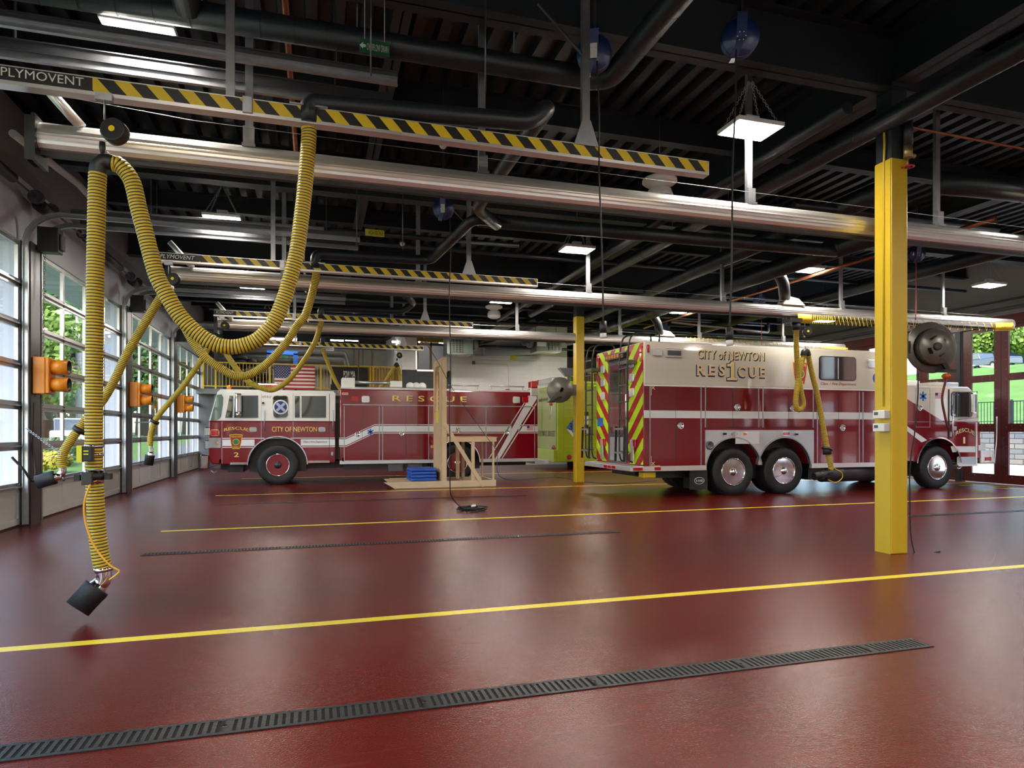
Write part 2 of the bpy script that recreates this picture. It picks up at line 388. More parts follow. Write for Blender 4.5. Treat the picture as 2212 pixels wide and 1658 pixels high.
# block room standing out from the far wall
m = MB(); Yw = 27.4
m.box(3.5, 4.1, Yw, 34.3, 4.05, 6.3).box(5.32, 10.86, Yw, Yw + .2, 4.05, 6.3).box(5.57, 10.86, Yw, Yw + .2, 0, 4.05).box(4.1, 5.32, Yw, Yw + .2, 5.75, 6.3).box(10.66, 10.86, Yw + .2, 34.3, 0, 6.3)
struct(m.build('wall_block_room', WALLW))
struct(MB().box(3.5, 5.57, Yw, Yw + .2, 0, 4.05).build('wall_block_base', CMUD))
struct(MB().box(4.05, 4.1, Yw - .03, Yw + .02, 4.0, 5.35).box(4.05, 5.4, Yw - .03, Yw + .02, 4.0, 4.07).build('trim_2', ALU))
# mezzanine slab with its low storage wall
struct(MB().box(LX, 3.5, 27.95, 34.3, 2.95, 3.15).box(11, 18.4, 27.95, 34.3, 2.95, 3.15).build('floor_mezzanine', mat('slab_edge', (.2, .2, .2), .6)))
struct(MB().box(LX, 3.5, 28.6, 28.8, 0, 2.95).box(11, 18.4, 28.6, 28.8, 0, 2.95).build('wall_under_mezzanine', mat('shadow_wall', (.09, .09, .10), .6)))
# ------------------------------------------------------------------ left sectional doors
DZ = [0, .62, 1.26, 1.90, 2.54, 3.18, 3.82, 4.48]
def sectional_door(i, y0):
    r = thing('door_%d' % i, None, None, (LX, y0, 0), kind='structure')
    xa, xb = LX - .05, LX + .0; W = 5.0
    cols = [y0 + .06 + k * (W - .12) / 4 for k in range(5)]
    g = MB(); fr = MB(); hg = MB(); pn = MB()
    # bottom solid section with four recessed panels
    pn.box(xa, xb - .02, y0, y0 + W, .03, DZ[1])
    for k in range(4):
        a, b = cols[k] + .05, cols[k + 1] - .05
        pn.box(xb - .02, xb, cols[k] - .06, cols[k] + .05, .03, DZ[1])
        pn.box(xb - .02, xb, a, b, .03, .13); pn.box(xb - .02, xb, a, b, DZ[1] - .09, DZ[1])
    pn.box(xb - .02, xb, cols[4] - .05, cols[4] + .06, .03, DZ[1])
    for s in range(1, 7):
        z0, z1 = DZ[s], DZ[s + 1]
        fr.box(xa, xb, y0, y0 + W, z0, z0 + .065); fr.box(xa, xb, y0, y0 + W, z1 - .065, z1 - .006)
        for k in range(5):
            hw = .06 if k in (0, 4) else .035
            fr.box(xa, xb, cols[k] - hw, cols[k] + hw, z0 + .065, z1 - .065)
        g.box(xa + .02, xa + .026, y0 + .05, y0 + W - .05, z0 + .06, z1 - .06)
        fr.box(xb, xb + .045, y0, y0 + W, z0 - .012, z0 + .012)       # stiffening strut
        for k in range(5):
            yk = min(max(cols[k], y0 + .05), y0 + W - .05)
            hg.prism([(yk - .05, z0), (yk - .03, z0 + .05), (yk + .03, z0 + .05), (yk + .05, z0), (yk + .03, z0 - .05), (yk - .03, z0 - .05)], 'x', xb + .002, xb + .012)
            hg.cyl((xb + .02, yk - .03, z0), (xb + .02, yk + .03, z0), .012, 8)
    pn.build('bottom_section', LGT, r); fr.build('glazed_frame', mat('door_aluminium', (.50, .50, .50), .3, .85, var=.1), r)
    o = g.build('glass_panes', GLASS, r); hg.build('hinges', DSTEEL, r)
    sl = MB().box(xa, xb, y0, y0 + W, 0, .03).build('bottom_seal', RUB, r)
    return r
def door_track(y, sgn, label):
    r = thing('door_track', label, 'door track', (LX + .1, y, 0))
    x0 = LX + .10; R = .5; zt = 4.93; prof = [(0, 0, 0)]
    pts = [(x0, y, .03), (x0, y, zt - R)] + [(x0 + R - R * math.cos(a), y, zt - R + R * math.sin(a)) for a in [PI / 2 * k / 10 for k in range(1, 11)]] + [(.78, y, zt)]
    m = MB()
    for i in range(len(pts) - 1):
        a, b = Vector(pts[i]), Vector(pts[i + 1]); d = (b - a).normalized(); nn = Vector((-d.z, 0, d.x))
        for dy, th, hh in ((0, .012, .075),): m.bar(a, b, th, hh, nn)
        m.bar(a + nn * .035 + Vector((0, -sgn * .02, 0)), b + nn * .035 + Vector((0, -sgn * .02, 0)), .045, .008, nn)
        m.bar(a - nn * .035 + Vector((0, -sgn * .02, 0)), b - nn * .035 + Vector((0, -sgn * .02, 0)), .045, .008, nn)
    m.build('rail', STEEL, r)
    h = MB().bar((x0 + .6, y + sgn * .03, zt + .07), (.78, y + sgn * .03, zt + .07), .012, .09).bar((x0 + .6, y + sgn * .03, zt + .115), (.78, y + sgn * .03, zt + .115), .06, .01)
    h.build('stiffening_angle', DSTEEL, r)
    v = MB().box(LX + .005, LX + .015, y + sgn * .02, y + sgn * .11, 0, 4.5).build('jamb_angle', DSTEEL, r)
    for xh in (-2.6, .2): MB().bar((xh, y + sgn * .04, zt + .1), (xh, y + sgn * .04, 6.36), .04, .01, (1, 0, 0)).build('hanger_angle', DSTEEL, r)
    return r
names = ['nearest', 'second nearest', 'middle', 'fourth', 'farthest']
dy0 = [-3.95 + 5.55 * k for k in range(6)]
for i, y0 in enumerate(dy0):
    sectional_door(i + 1, y0)
where = {1: 'the door beside the camera', 2: 'the cut-off left edge door', 3: 'the door behind the big hose', 4: 'the fourth door', 5: 'the farthest left door'}
for i, y0 in enumerate(dy0):
    if i == 0: continue
    if i > 1: door_track(y0 - .14, -1, 'steel door track, near side of ' + where[i])
    door_track(y0 + 4.90, 1, 'steel door track, far side of ' + where[i])
    # dark steel jamb post
    k = y0 + 5.0
    pm = MB().box(LX, LX + .14, k - .03, k + .28, 0, 4.5).box(LX + .14, LX + .15, k - .06, k + .31, 0, 4.5)
    struct(pm.build('trim_%d' % (i + 10), DSTEEL))
struct(MB().box(LX - 1.5, LX - .36, -4.6, 34, 4.75, 5.0).build('wall_canopy', mat('canopy', (.42, .46, .52), .6)))
# torsion shafts over the left doors
for i, y0 in enumerate(dy0[1:]):
    t = thing('door_operator', 'black door opener with shaft above %s' % where[i + 1], 'door opener', (LX, y0, 4.7))
    MB().cyl((LX + .22, y0 - .1, 5.2), (LX + .22, y0 + 5.1, 5.2), .018, 8).build('shaft', DSTEEL, t)
    for yy in (y0 + .05, y0 + 4.95): MB().cyl((LX + .22, yy - .04, 5.2), (LX + .22, yy + .04, 5.2), .11, 20).build('cable_drum', DSTEEL, t)
    MB().box(LX + .16, LX + .46, y0 + 5.14, y0 + 5.36, 4.40, 4.80).box(LX + .46, LX + .50, y0 + 5.16, y0 + 5.34, 4.45, 4.7).build('motor_box', BLK, t, bev=.01)
    MB().cyl((LX + .22, y0 + 5.05, 5.12), (LX + .22, y0 + 5.4, 5.12), .1, 16).build('motor', BLK, t)
    sp = MB(); pts = []
    for k2 in range(60): a = k2 * .5; pts.append((LX + .22 + .05 * math.cos(a), y0 + 1.3 + k2 * .022, 5.2 + .05 * math.sin(a)))
    sp.tube(pts, .02, 6).build('spring', BLK, t)
    MB().cyl((LX + .22, y0 + 2.7, 5.2), (LX + .22, y0 + 4.1, 5.2), .075, 16).build('spring_cover', BLK, t)
# ------------------------------------------------------------------ right folding doors
RZ = [(.27, 1.47), (1.70, 2.90), (3.10, 4.34)]
def folding_door(i, y1):
    """four leaves, from y1 towards the camera"""
    r = thing('door_%d' % i, None, None, (RX, y1, 0), kind='structure'); W = 1.15
    for k in range(4):
        b = y1 - k * W - .006; a = y1 - (k + 1) * W + .006; ga, gb = a + .17, b - .27 if k % 2 == 0 else b - .19
        ga = a + (.19 if k % 2 == 0 else .27)
        m = MB(); x0, x1 = RX - .04, RX + .02
        m.box(x0, x1, a, ga, .02, 4.55).box(x0, x1, gb, b, .02, 4.55)
        zs = [.02] + [q for t in RZ for q in t] + [4.55]
        for q in range(0, len(zs), 2): m.box(x0, x1, ga, gb, zs[q], zs[q + 1])
        lf = m.build('leaf_frame', DRED, r)
        rv = MB()
        for yy in (ga - .05, gb + .05):
            for q in range(16): rv.sphere((x0 - .003, yy, .25 + q * .27), .009, 0, 6, 4)
        for (za, zb) in RZ:
            for zz in (za - .06, zb + .06):
                for q in range(3): rv.sphere((x0 - .003, ga + (gb - ga) * (q + .5) / 3, zz), .009, 0, 6, 4)
        rv.build('rivets', STEEL, lf)
        g = MB()
        for za, zb in RZ: g.box(RX - .012, RX - .004, ga, gb, za, zb)
        g.build('glass_panes', GLASS, r)
        if k == 1:
            h = MB(); yy = b - .09
            h.tube([(x0, yy, 1.02), (x0 - .06, yy, 1.05), (x0 - .06, yy, 1.28), (x0, yy, 1.31)], .012, 8); h.sphere((x0 - .05, yy, 1.31), .03, 0, 8, 6); h.sphere((x0 - .05, yy, 1.02), .03, 0, 8, 6)
            h.build('door_handle', BLK, r)
    MB().box(RX - .10, RX + .1, y1 + .02, y1 + .18, 0, 4.5).build('centre_post', BLK, r)
    return r
for i, y1 in enumerate((5.15, 9.95, 14.75, 19.55, 24.35)): folding_door(i + 11, y1)
struct(MB().box(RX - .12, RX, -4.6, 34, 4.45, 4.72).build('trim_3', DRED))
struct(MB().box(RX - .22, RX - .12, -4.6, 34, 4.85, 4.93).box(RX - .22, RX - .12, -4.6, 34, 5.1, 5.14).build('trim_4', DSTEEL))
for y1 in (7.5, 12.4, 17.3, 22.1):
    t = thing('door_operator', 'grey opener arm over the red folding doors, %s' % {7.5: 'nearest the camera', 12.4: 'above the right end of the silver rail', 17.3: 'behind the cream truck cab', 22.1: 'farthest along'}[y1], 'door opener', (RX - .3, y1, 4.9))
    MB().box(RX - .45, RX - .22, y1 - .25, y1 + .25, 4.85, 5.05).build('gearbox', DSTEEL, t, bev=.015)
    MB().bar((RX - .35, y1, 4.83), (RX - .6, y1 + 1.4, 4.83), .05, .03).bar((RX - .6, y1 + 1.4, 4.83), (RX - .1, y1 + 2, 4.83), .05, .03).build('arm', DSTEEL, t)
# ------------------------------------------------------------------ steel columns
def column(x, y, label, extra=True):
    r = thing('steel_column', label, 'column', (x, y, 0)); s = .125
    MB().box(x - s, x + s, y - s, y + s, 0, 4.82).build('yellow_casing', YEL, r, bev=.012)
    MB().box(x - s + .01, x + s - .01, y - s + .01, y + s - .01, 4.80, 5.72).build('black_upper_shaft', CEILM, r)
    MB().box(x - s - .03, x + s + .03, y - s - .03, y + s + .03, 5.68, 5.72).build('cap_plate', CEILM, r)
    return r
c1 = column(6.83, 6.385, 'yellow painted steel column in the right foreground')
MB().tube([(6.69, 6.36, 1.8), (6.69, 6.36, 4.75), (6.68, 6.34, 5.0), (6.69, 6.36, 5.3)], .012, 8).build('conduit', YEL, c1)
MB().box(6.695, 6.705, 6.27, 6.50, 0, 4.8).build('casing_flange', YEL, c1)
column(7.38, 17.7, 'yellow painted steel column between the two red rescue trucks')
column(6.9, 28.3, 'yellow painted steel column by the far block room')
# ================================================================== OVERHEAD EXHAUST SYSTEM
HY = [6.05, 11.58, 17.11, 22.64]; SY = [6.7, 12.2, 17.7]
ordn = ['first', 'second', 'third', 'fourth']
HZ = [4.28, 4.27, 4.34, 4.37]; HX0 = [-2.45, -2.40, -2.32, -2.25]; HX1 = [3.97, 3.97, 4.05, 3.60]; LOGO = [.74, .62, .50, 0]
hlab = ['black and yellow striped overhead rail nearest the camera', 'black and yellow striped rail, second from the camera, above the middle silver rail',
        'black and yellow striped rail, third from the camera, in front of the flags', 'farthest and smallest black and yellow striped rail, against the pale back wall']
def obox(m, x0, x1, y0, y1, z0, z1, tilt=0., mi=0):
    """long box whose height rises by tilt towards x1"""
    m.add([(x0, y0, z0), (x1, y0, z0 + tilt), (x1, y1, z0 + tilt), (x0, y1, z0), (x0, y0, z1), (x1, y0, z1 + tilt), (x1, y1, z1 + tilt), (x0, y1, z1)],
          [(0, 3, 2, 1), (4, 5, 6, 7), (0, 1, 5, 4), (1, 2, 6, 5), (2, 3, 7, 6), (3, 0, 4, 7)], mi)
for k in range(4):
    y, zc = HY[k], HZ[k]; x0, x1, lg = HX0[k], HX1[k], LOGO[k]
    t = thing('striped_exhaust_rail', hlab[k], 'exhaust rail', (x0, y, zc))
    MB().box(x0 + lg, x1, y - .05, y + .05, zc - .055, zc + .055).build('hazard_striped_fascia', HAZ, t)
    if lg:
        MB().box(x0, x0 + lg, y - .05, y + .05, zc - .055, zc + .055).build('black_name_plate', BLK, t)
        if k == 0: lettering('PLYMOVENT', (x0 + .12, y - .052, zc - .027), (x0 + .68, y - .052, zc + .042), '-y', t, [WHT])
        else: lettering('PLYMOVENT', (x0 + .05, y - .052, zc - .03), (x0 + lg - .08, y - .052, zc + .035), '-y', t, [WHT], slant=.25)
    MB().box(x0 - .01, x1 + .012, y - .055, y + .055, zc - .085, zc - .055).box(x0, x1 + .005, y - .052, y + .052, zc + .055, zc + .063).box(x1, x1 + .012, y - .055, y + .055, zc - .06, zc + .06).build('aluminium_lip', ALU, t)
    # gusset plate and strut
    xg = [2.58, 2.67, 2.77, 2.93][k]
    MB().prism([(xg - .13, zc + .05), (xg + .13, zc + .05), (xg + .045, zc + .30), (xg - .045, zc + .30)], 'y', y - .065, y - .053).build('gusset_plate', STEEL, t)
    hx = thing('support_strut', 'grey strut above the triangular plate of the %s striped rail' % ordn[k], 'strut', (xg, y, zc + .1))
    MB().box(xg - .04, xg + .04, y - .053, y - .0, zc + .07, 5.95).build('channel', STEEL, hx)
    b = MB(); b.bar((xg - .02, y - .03, zc + .95), (xg - .5, y - .03, 5.66), .03, .012).build('diagonal_brace', DSTEEL, hx)
    xs = -.70 + .03 * k
    h2 = thing('support_strut', 'grey channel strut at the left end of the %s striped rail' % ordn[k], 'strut', (xs, y, zc + .1))
    MB().box(xs - .035, xs + .035, y + .055, y + .095, zc - .02, 5.95).build('channel', STEEL, h2)
    MB().box(xs + .11, xs + .19, y - .075, y - .053, zc - .07, zc + .07).build('latch_bracket', STEEL, h2, bev=.004)
# silver rails
prof_s = [(-.105, -.06), (-.112, -.045), (-.112, -.02), (-.118, -.012), (-.118, .0), (-.112, .008), (-.108, .04), (-.085, .085), (-.045, .115), (0, .125), (.045, .115), (.085, .085), (.108, .04), (.112, -.06), (.07, -.118), (.03, -.125), (.03, -.10), (-.03, -.10), (-.03, -.125), (-.075, -.118), (-.098, -.085)]
srl = ['long silver exhaust rail nearest the camera, running behind the right yellow column', 'long silver exhaust rail, middle of three, under the second striped rail', 'long silver exhaust rail, farthest of three, passing above the white and red truck']
SZ = [(4.08, 4.13), (4.15, 4.20), (4.17, 4.27)]
for k in range(3):
    y = SY[k]; x0, x1 = -2.3, 16.9; za, zb = SZ[k]
    t = thing('silver_exhaust_rail', srl[k], 'exhaust rail', (x0, y, za))
    m = MB(); n_ = len(prof_s)
    m.add([(x0, y + a, za + b) for a, b in prof_s] + [(x1, y + a, zb + b) for a, b in prof_s], [list(range(n_)), list(range(n_, 2 * n_))[::-1]] + [(i, i + n_, (i + 1) % n_ + n_, (i + 1) % n_) for i in range(n_)])
    m.build('rail_body', ALU, t)
    r = MB(); obox(r, x0, x1, y - .03, y + .03, za - .165, za - .12, zb - za); r.build('rubber_lip', BLK, t)
    e = MB().box(x0 - .03, x0, y - .15, y + .15, za - .25, za + .15).box(x0 - .09, x0 - .03, y - .12, y - .10, za - .24, za + .14); e.build('end_plate', BLK, t)
    MB().cyl((x0 + .32, y - .05, za + .11), (x0 - .02, y - .12, za + .50), .045, 16).build('vent_stub', ALU, t)
    nd = MB().prism([(9.9, zb + .1), (10.5, zb + .1), (10.32, zb + .24), (10.05, zb + .28)], 'y', y - .12, y + .12).build('outlet_hood', mat('hood_beige', (.55, .50, .38), .5), t)
    wires = MB().tube([(x0 - .05, y - .1, za + .36), (x0 + 1.2, y - .11, za + .27), (x1 - 1, y - .11, zb + .15)], .003, 5).build('guide_wire', STEEL, t)
    hxs = ([-.60, 1.69, 5.0, 7.94, 11.2, 14.5] if k == 0 else [-.52, 1.85, 5.29, 8.43, 11.59, 14.65] if k == 1 else [-.5, 1.98, 5.49, 8.7, 11.4, 14.5])
    for q, xh in enumerate(hxs):
        z = za + (zb - za) * (xh - x0) / (x1 - x0)
        h = thing('support_strut', 'grey strut on the %s silver rail, %s from its left end' % (['nearest', 'middle', 'farthest'][k], ['first', 'second', 'third', 'fourth', 'fifth', 'sixth'][q]), 'strut', (xh, y, z))
        MB().box(xh - .035, xh + .035, y - .02, y + .03, z + .15, 5.95).build('channel', STEEL, h)
        MB().box(xh - .05, xh + .05, y - .06, y - .022, z + .10, z + .30).box(xh - .06, xh + .06, y - .08, y + .08, z + .10, z + .13).build('clamp_bracket', STEEL, h)
# ------------------------------------------------------------------ hoses
def hose_mesh(pts, R, pitch=.0255, seg=20, parent=None, name='corrugated_hose'):
    step = pitch / 6; c = catmull(pts, 10); c = resample(c, step)
    rad = [R * (.965, .992, 1.0, .992, .955, .93)[i % 6] for i in range(len(c))]
    ms = [1 if i % 6 in (4, 5) else 0 for i in range(len(c))]
    return MB().tube(c, rad, seg, ms=ms).build(name, [HYEL, HBLK], parent)
def nozzle(top, axis, parent, R=.155, L=.34, seg=28):
    a = Vector(axis).normalized(); o = Vector(top)
    MB().lathe([(R * .93, .0), (R, .0), (R * 1.03, .015), (R * 1.03, .05), (R, .055), (R * .985, L), (R * .93, L), (R * .93, 0)], o, a, seg, closed=True).build('rubber_cuff', RUB, parent)
    MB().lathe([(R * .55, -.08), (R * .64, -.02), (R * .9, .05), (R * .9, L * .8), (.02, L * .8)], o, a, seg).build('chrome_cone', CHROME, parent)
def P6(k, uv, dy=0): return aY(uv[0], uv[1], HY[k] - .1 + dy)
def balancer(p, ztop, label, group=None):
    b = thing('hose_balancer', label, 'hose balancer', p); x, y, z = p
    MB().lathe([(.088, -.035), (.098, -.03), (.098, .05), (.088, .06)], (x, y, z), (.25, 1, -.1), 28).build('drum', BLK, b)
    MB().lathe([(.024, -.045), (.024, -.03)], (x, y, z), (.25, 1, -.1), 16).build('yellow_cap', mat('cap_yellow', (.75, .55, .02), .4), b)
    MB().cyl((x - .07, y, z + .08), (x - .07, y, ztop), .008, 8).box(x - .13, x - .01, y - .03, y + .03, ztop - .06, ztop).build('trolley_hook', STEEL, b)
    MB().lathe([(.022, 0), (.024, -.05), (.014, -.09), (.004, -.10)], (x - .085, y, z - .10), (0, 0, 1), 12).build('cable_cone', BLK, b)
    return b
def chain(p, q, r=.006, name='chain', parent=None, m=None, link=.03):
    p, q = Vector(p), Vector(q); d = (q - p); L_ = d.length; d.normalize(); n_ = max(2, int(L_ / link)); mb = MB()
    u = Vector((0, 0, 1)) - d * d.z
    if u.length < .05: u = Vector((1, 0, 0))
    u.normalize(); w_ = d.cross(u)
    for i in range(n_):
        c = p + d * L_ * (i + .5) / n_; a = u if i % 2 else w_
        mb.tube([c + d * link * .62 * math.cos(t) + a * r * 1.3 * math.sin(t) for t in [2 * PI * j / 8 for j in range(8)]], r * .33, 4, closed=True)
    return mb.build(name, m or STEEL, parent)
def tripped(c, q): return [P6(q, uv) for uv in c]
# hose 1 (foreground)
h1 = thing('exhaust_hose', 'largest yellow corrugated exhaust hose, looping across the left foreground', 'exhaust hose', P6(0, (203, 900)))
strandA = [(667, 277), (667, 300), (659, 400), (647.5, 500), (640, 550), (627, 600), (612, 650), (589, 700), (558, 732), (528, 745), (498, 749), (465, 743), (430, 722), (403, 698), (380, 670), (357, 630), (340, 598), (326, 550), (313, 500), (299.6, 450), (288, 400), (276, 376), (258, 357), (244, 353)]
R1 = .065
hose_mesh([P6(0, p) for p in strandA], R1, parent=h1, name='loop_hose')
strandB = [(211, 375), (210, 400), (208, 500), (206, 600), (204.5, 700), (203.5, 800), (203, 900), (203, 1012)]
B_ = [P6(0, p) for p in strandB]; B_ = [(b[0], b[1] - .0, b[2]) for b in B_]
hose_mesh(B_, R1, parent=h1, name='hanging_hose')
strandC = [(205, 1045), (205.6, 1060), (207, 1100), (210.4, 1150), (217, 1200), (223.5, 1230)]
hose_mesh([P6(0, p) for p in strandC], R1, parent=h1, name='lower_hose')
MB().tube(catmull([P6(0, p) for p in [(244, 353), (228, 349), (214, 358), (211, 376)]], 6), R1 * .97, 24).build('saddle_elbow', BLK, h1)
b = P6(0, (203, 1015)); c_ = P6(0, (204.5, 1046))
MB().lathe([(R1 * 1.06, 0), (R1 * 1.06, -.11)], b, (0, 0, 1), 28).build('steel_band', CHROME, h1)
MB().lathe([(.074, .01), (.092, .01), (.092, -.045), (.074, -.045)], (b[0], b[1], b[2] - .03), (0, 0, 1), 28, closed=True).box(b[0] + .085, b[0] + .125, b[1] - .05, b[1] + .03, b[2] - .075, b[2] - .025).box(b[0] - .125, b[0] - .085, b[1] - .05, b[1] + .03, b[2] - .08, b[2] - .03).build('clamp_collar', BLK, h1)
MB().box(b[0] - .055, b[0] + .02, b[1] - .12, b[1] - .075, b[2] - .11, b[2] - .01).build('release_switch_box', mat('box_black_grey', (.03, .03, .03), .4), h1, bev=.006)
q = P6(0, (195, 980))
cb = MB().box(q[0] - .02, q[0] + .05, q[1] - .13, q[1] - .07, q[2] - .055, q[2] + .065).build('control_box', BLK, h1, bev=.008)
MB().box(q[0] - .055, q[0] - .02, q[1] - .135, q[1] - .08, q[2] - .06, q[2] + .07).build('yellow_warning_face', mat('warning_lime', (.70, .72, .03), .4), cb)
MB().box(q[0] - .008, q[0] + .025, q[1] - .136, q[1] - .13, q[2] + .022, q[2] + .031).box(q[0] - .008, q[0] + .025, q[1] - .136, q[1] - .13, q[2] - .002, q[2] + .007).build('yellow_slots', MATS['warning_lime'], cb)
for uv in ((203, 963), (203, 981)):
    p_ = P6(0, uv); MB().lathe([(R1 * 1.03, -.012), (R1 * 1.03, .012)], p_, (0, 0, 1), 28).build('hose_strap', CHROME, h1)
el = catmull([P6(0, p) for p in [(223.5, 1228), (225, 1243), (221, 1256), (208, 1270)]], 8)
MB().tube(el, R1 * .86, 24).build('chrome_elbow', CHROME, h1)
p_ = P6(0, (223, 1228)); MB().lathe([(R1 * 1.02, -.015), (R1 * 1.02, .02)], p_, (.1, 0, -1), 28).build('hose_strap', CHROME, h1)
n0 = Vector(P6(0, (210, 1268))); n1 = Vector(P6(0, (182, 1300)))
nozzle(n0, n1 - n0 + Vector((0, -.05, 0)), h1, .100, .20)
MB().tube(catmull([P6(0, p, -.12) for p in [(195, 1046), (183, 1080), (182, 1110), (188, 1140), (200, 1172), (218, 1200), (240, 1222), (257, 1232), (252, 1240), (236, 1252)]], 8), .0075, 8).build('orange_release_cable', mat('cable_orange', (.80, .40, .02), .4), h1)
p_ = P6(0, (229, 346)); bl = P6(0, (247, 283))
balancer(bl, HZ[0] - .085, 'black round balancer with yellow centre hanging over the nearest hose loop')
chain((bl[0] - .085, bl[1], bl[2] - .20), (p_[0] + .01, p_[1], p_[2] + .05), .014, 'lifting_chain', h1, DSTEEL, .035)
# hoses 2..4
def far_hose(k, label, left, down, elbow, nz, R=.066, full=True):
    t = thing('exhaust_hose', label, 'exhaust hose', P6(k, left[len(left) // 2]))
    hose_mesh([P6(k, p) for p in left], R, .027, 14, t, 'loop_hose')
    if down:
        hose_mesh([P6(k, p) if len(p) == 2 else aY(p[0], p[1], HY[k] + p[2]) for p in down], R, .027, 14, t, 'hanging_hose')
        a, b2 = left[-1], down[0]
        MB().tube(catmull([P6(k, a), P6(k, ((a[0] + b2[0]) / 2, min(a[1], b2[1]) - 6)), P6(k, b2[:2])], 6), R * .95, 16).build('saddle_elbow', BLK, t)
    if elbow:
        E_ = [aY(p[0], p[1], HY[k] + p[2]) for p in elbow]
        MB().tube(catmull(E_, 6), R * .8, 16).build('chrome_elbow', CHROME, t)
        o = Vector(E_[-1]); d = Vector(aY(nz[0], nz[1], HY[k] + nz[2])) - o; nozzle(o - d.normalized() * .02, d, t, .10, .24, 20)
    return t
h2 = far_hose(1, 'second yellow corrugated hose, its nozzle chained toward the left doors', [(683, 590), (682, 600), (675, 630), (660, 679), (641.6, 703), (623, 733), (599, 763), (574, 787), (551, 803), (528, 812), (504, 810), (470, 791), (440, 768), (415, 735), (393, 695), (372, 655), (360, 640)],
    [(350, 640), (342, 650), (278.6, 756), (249, 817), (221, 865.6), (184, 908, -.2), (146.6, 960, -.3), (134, 988, -.35), (135, 1010, -.35)], [(135, 1010, -.35), (134, 1020, -.35), (126, 1027, -.36), (116, 1031, -.37)], (84, 1040, -.4))
c0 = aY(172, 929, 11.36); MB().lathe([(.074, -.03), (.10, -.03), (.10, .04), (.074, .04)], c0, (.55, 0, .83), 20, closed=True).build('clamp_collar', BLK, h2)
t = thing('holding_chain', 'light chain from the left steel jamb post to the second hose', 'chain', aX(57, 925, -4.28))
chain(aX(57, 925, -4.28), aY(135, 982, 11.15), .014, 'chain_links', t, STEEL, .04)
h3 = far_hose(2, 'third yellow corrugated hose, looping in front of the national flag', [(694, 694), (692, 703), (681.6, 736), (666.7, 763), (646, 793), (625, 819), (605.6, 834), (588, 841.8), (569, 839), (551, 832), (538, 825), (520, 807), (505, 788), (493, 770), (480, 748), (470, 737), (463, 733)],
    [(456, 733), (450, 745), (439.7, 770), (393.6, 836), (347.4, 890), (334, 911), (326, 937), (324, 962)], [(324, 960, -.1), (326, 972, -.1), (326, 978, -.1), (324, 984, -.1)], (322, 996, -.1))
c0 = P6(2, (334, 911)); MB().lathe([(.074, -.03), (.10, -.03), (.10, .04), (.074, .04)], c0, (.5, 0, .86), 20, closed=True).build('clamp_collar', BLK, h3)
t = thing('holding_chain', 'light chain from a jamb post to the third hose above its nozzle', 'chain', aX(290, 912, -4.28))
chain(aX(290, 912, -4.28), P6(2, (332, 911)), .014, 'chain_links', t, STEEL, .05)
h4 = far_hose(3, 'farthest yellow hose, an inverted V beside the black flag above the red truck', [(698, 752), (700, 762), (706, 778), (718, 808), (730, 832), (745, 850), (775, 862), (805, 855), (834, 822), (845, 803), (853, 792)], [(861, 792), (863.5, 805), (866, 845)], None, None)
balancer(P6(1, (375, 603)), HZ[1] - .085, 'black round balancer under the left end of the second striped rail')
balancer(P6(2, (486, 703)), HZ[2] - .085, 'black round balancer under the left end of the third striped rail')
balancer(P6(3, (863, 767)), HZ[3] - .085, 'small black balancer over the farthest hose, before the white block pier')
# ------------------------------------------------------------------ hose drop ducts
def ductpipe(label, pts, R, cat='duct', name='spiral_duct', m=None, seams=True, rings=.12, smooth=True, seg=18, bend=6, couplings=()):
    """pipe with rounded corners, seam rings as a part"""
    t = thing(name, label, cat, pts[0]); P = [Vector(p) for p in pts]; out = [P[0]]
    for i in range(1, len(P) - 1):
        a, b_, c = P[i - 1], P[i], P[i + 1]; r = min(R * 2.2, (a - b_).length * .45, (c - b_).length * .45)
        s0 = b_ + (a - b_).normalized() * r; s1 = b_ + (c - b_).normalized() * r
        for q in range(bend + 1): u_ = q / bend; out.append(s0 * (1 - u_) ** 2 + b_ * 2 * u_ * (1 - u_) + s1 * u_ * u_)
    out.append(P[-1])
    mb = MB().tube(out, R, seg)
    if rings:
        for i in range(len(P) - 1):
            d = P[i + 1] - P[i]; ln = d.length; d.normalize(); n_ = int((ln - R * 4) / rings)
            for q in range(max(0, n_)): mb.lathe([(R * .98, 0), (R * 1.035, .004), (R * .98, .008)], P[i] + d * (R * 2.2 + rings * (q + .5)), d + Vector((.03, .0, .03)), seg, closed=False)
    mb.build('pipe_run', m or PIPEM, t)
    return t
for k, (pts, lab) in enumerate((
    ([aY(667, 268, 6.05), aY(667, 222, 6.05), aY(1145, 264, 6.05), aZ(1186, 228, 4.70), aZ(1100, 345, 4.72), aZ(1030, 450, 4.72), (2.75, 9.95, 4.75)], 'black spiral duct feeding the nearest hose, zigzagging above the striped rail'),
    ([aY(681, 580, 11.58), aY(681, 548, 11.58), aY(930, 562, 11.7), (2.1, 11.0, 4.62), (2.33, 9.75, 4.75), (2.75, 9.95, 4.8)], 'black spiral duct feeding the second hose, dipping from the main duct'),
    ([aY(693, 688, 17.11), aY(693, 665, 17.11), aY(870, 672, 17.2), aZ(893, 655, 4.85), (1.95, 15.4, 4.8)], 'black spiral duct feeding the third hose'),
    ([aY(697, 745, 22.64), aY(697, 727, 22.64), aY(835, 732, 22.8), aZ(850, 718, 4.9), (2.2, 20.2, 4.95)], 'black duct feeding the farthest hose'))):
    d = ductpipe(lab, pts, .085, rings=.16)
    MB().box(pts[0][0] - .16, pts[0][0] + .16, HY[k] - .07, HY[k] + .07, HZ[k] + .062, HZ[k] + .075).build('base_plate', STEEL, d)
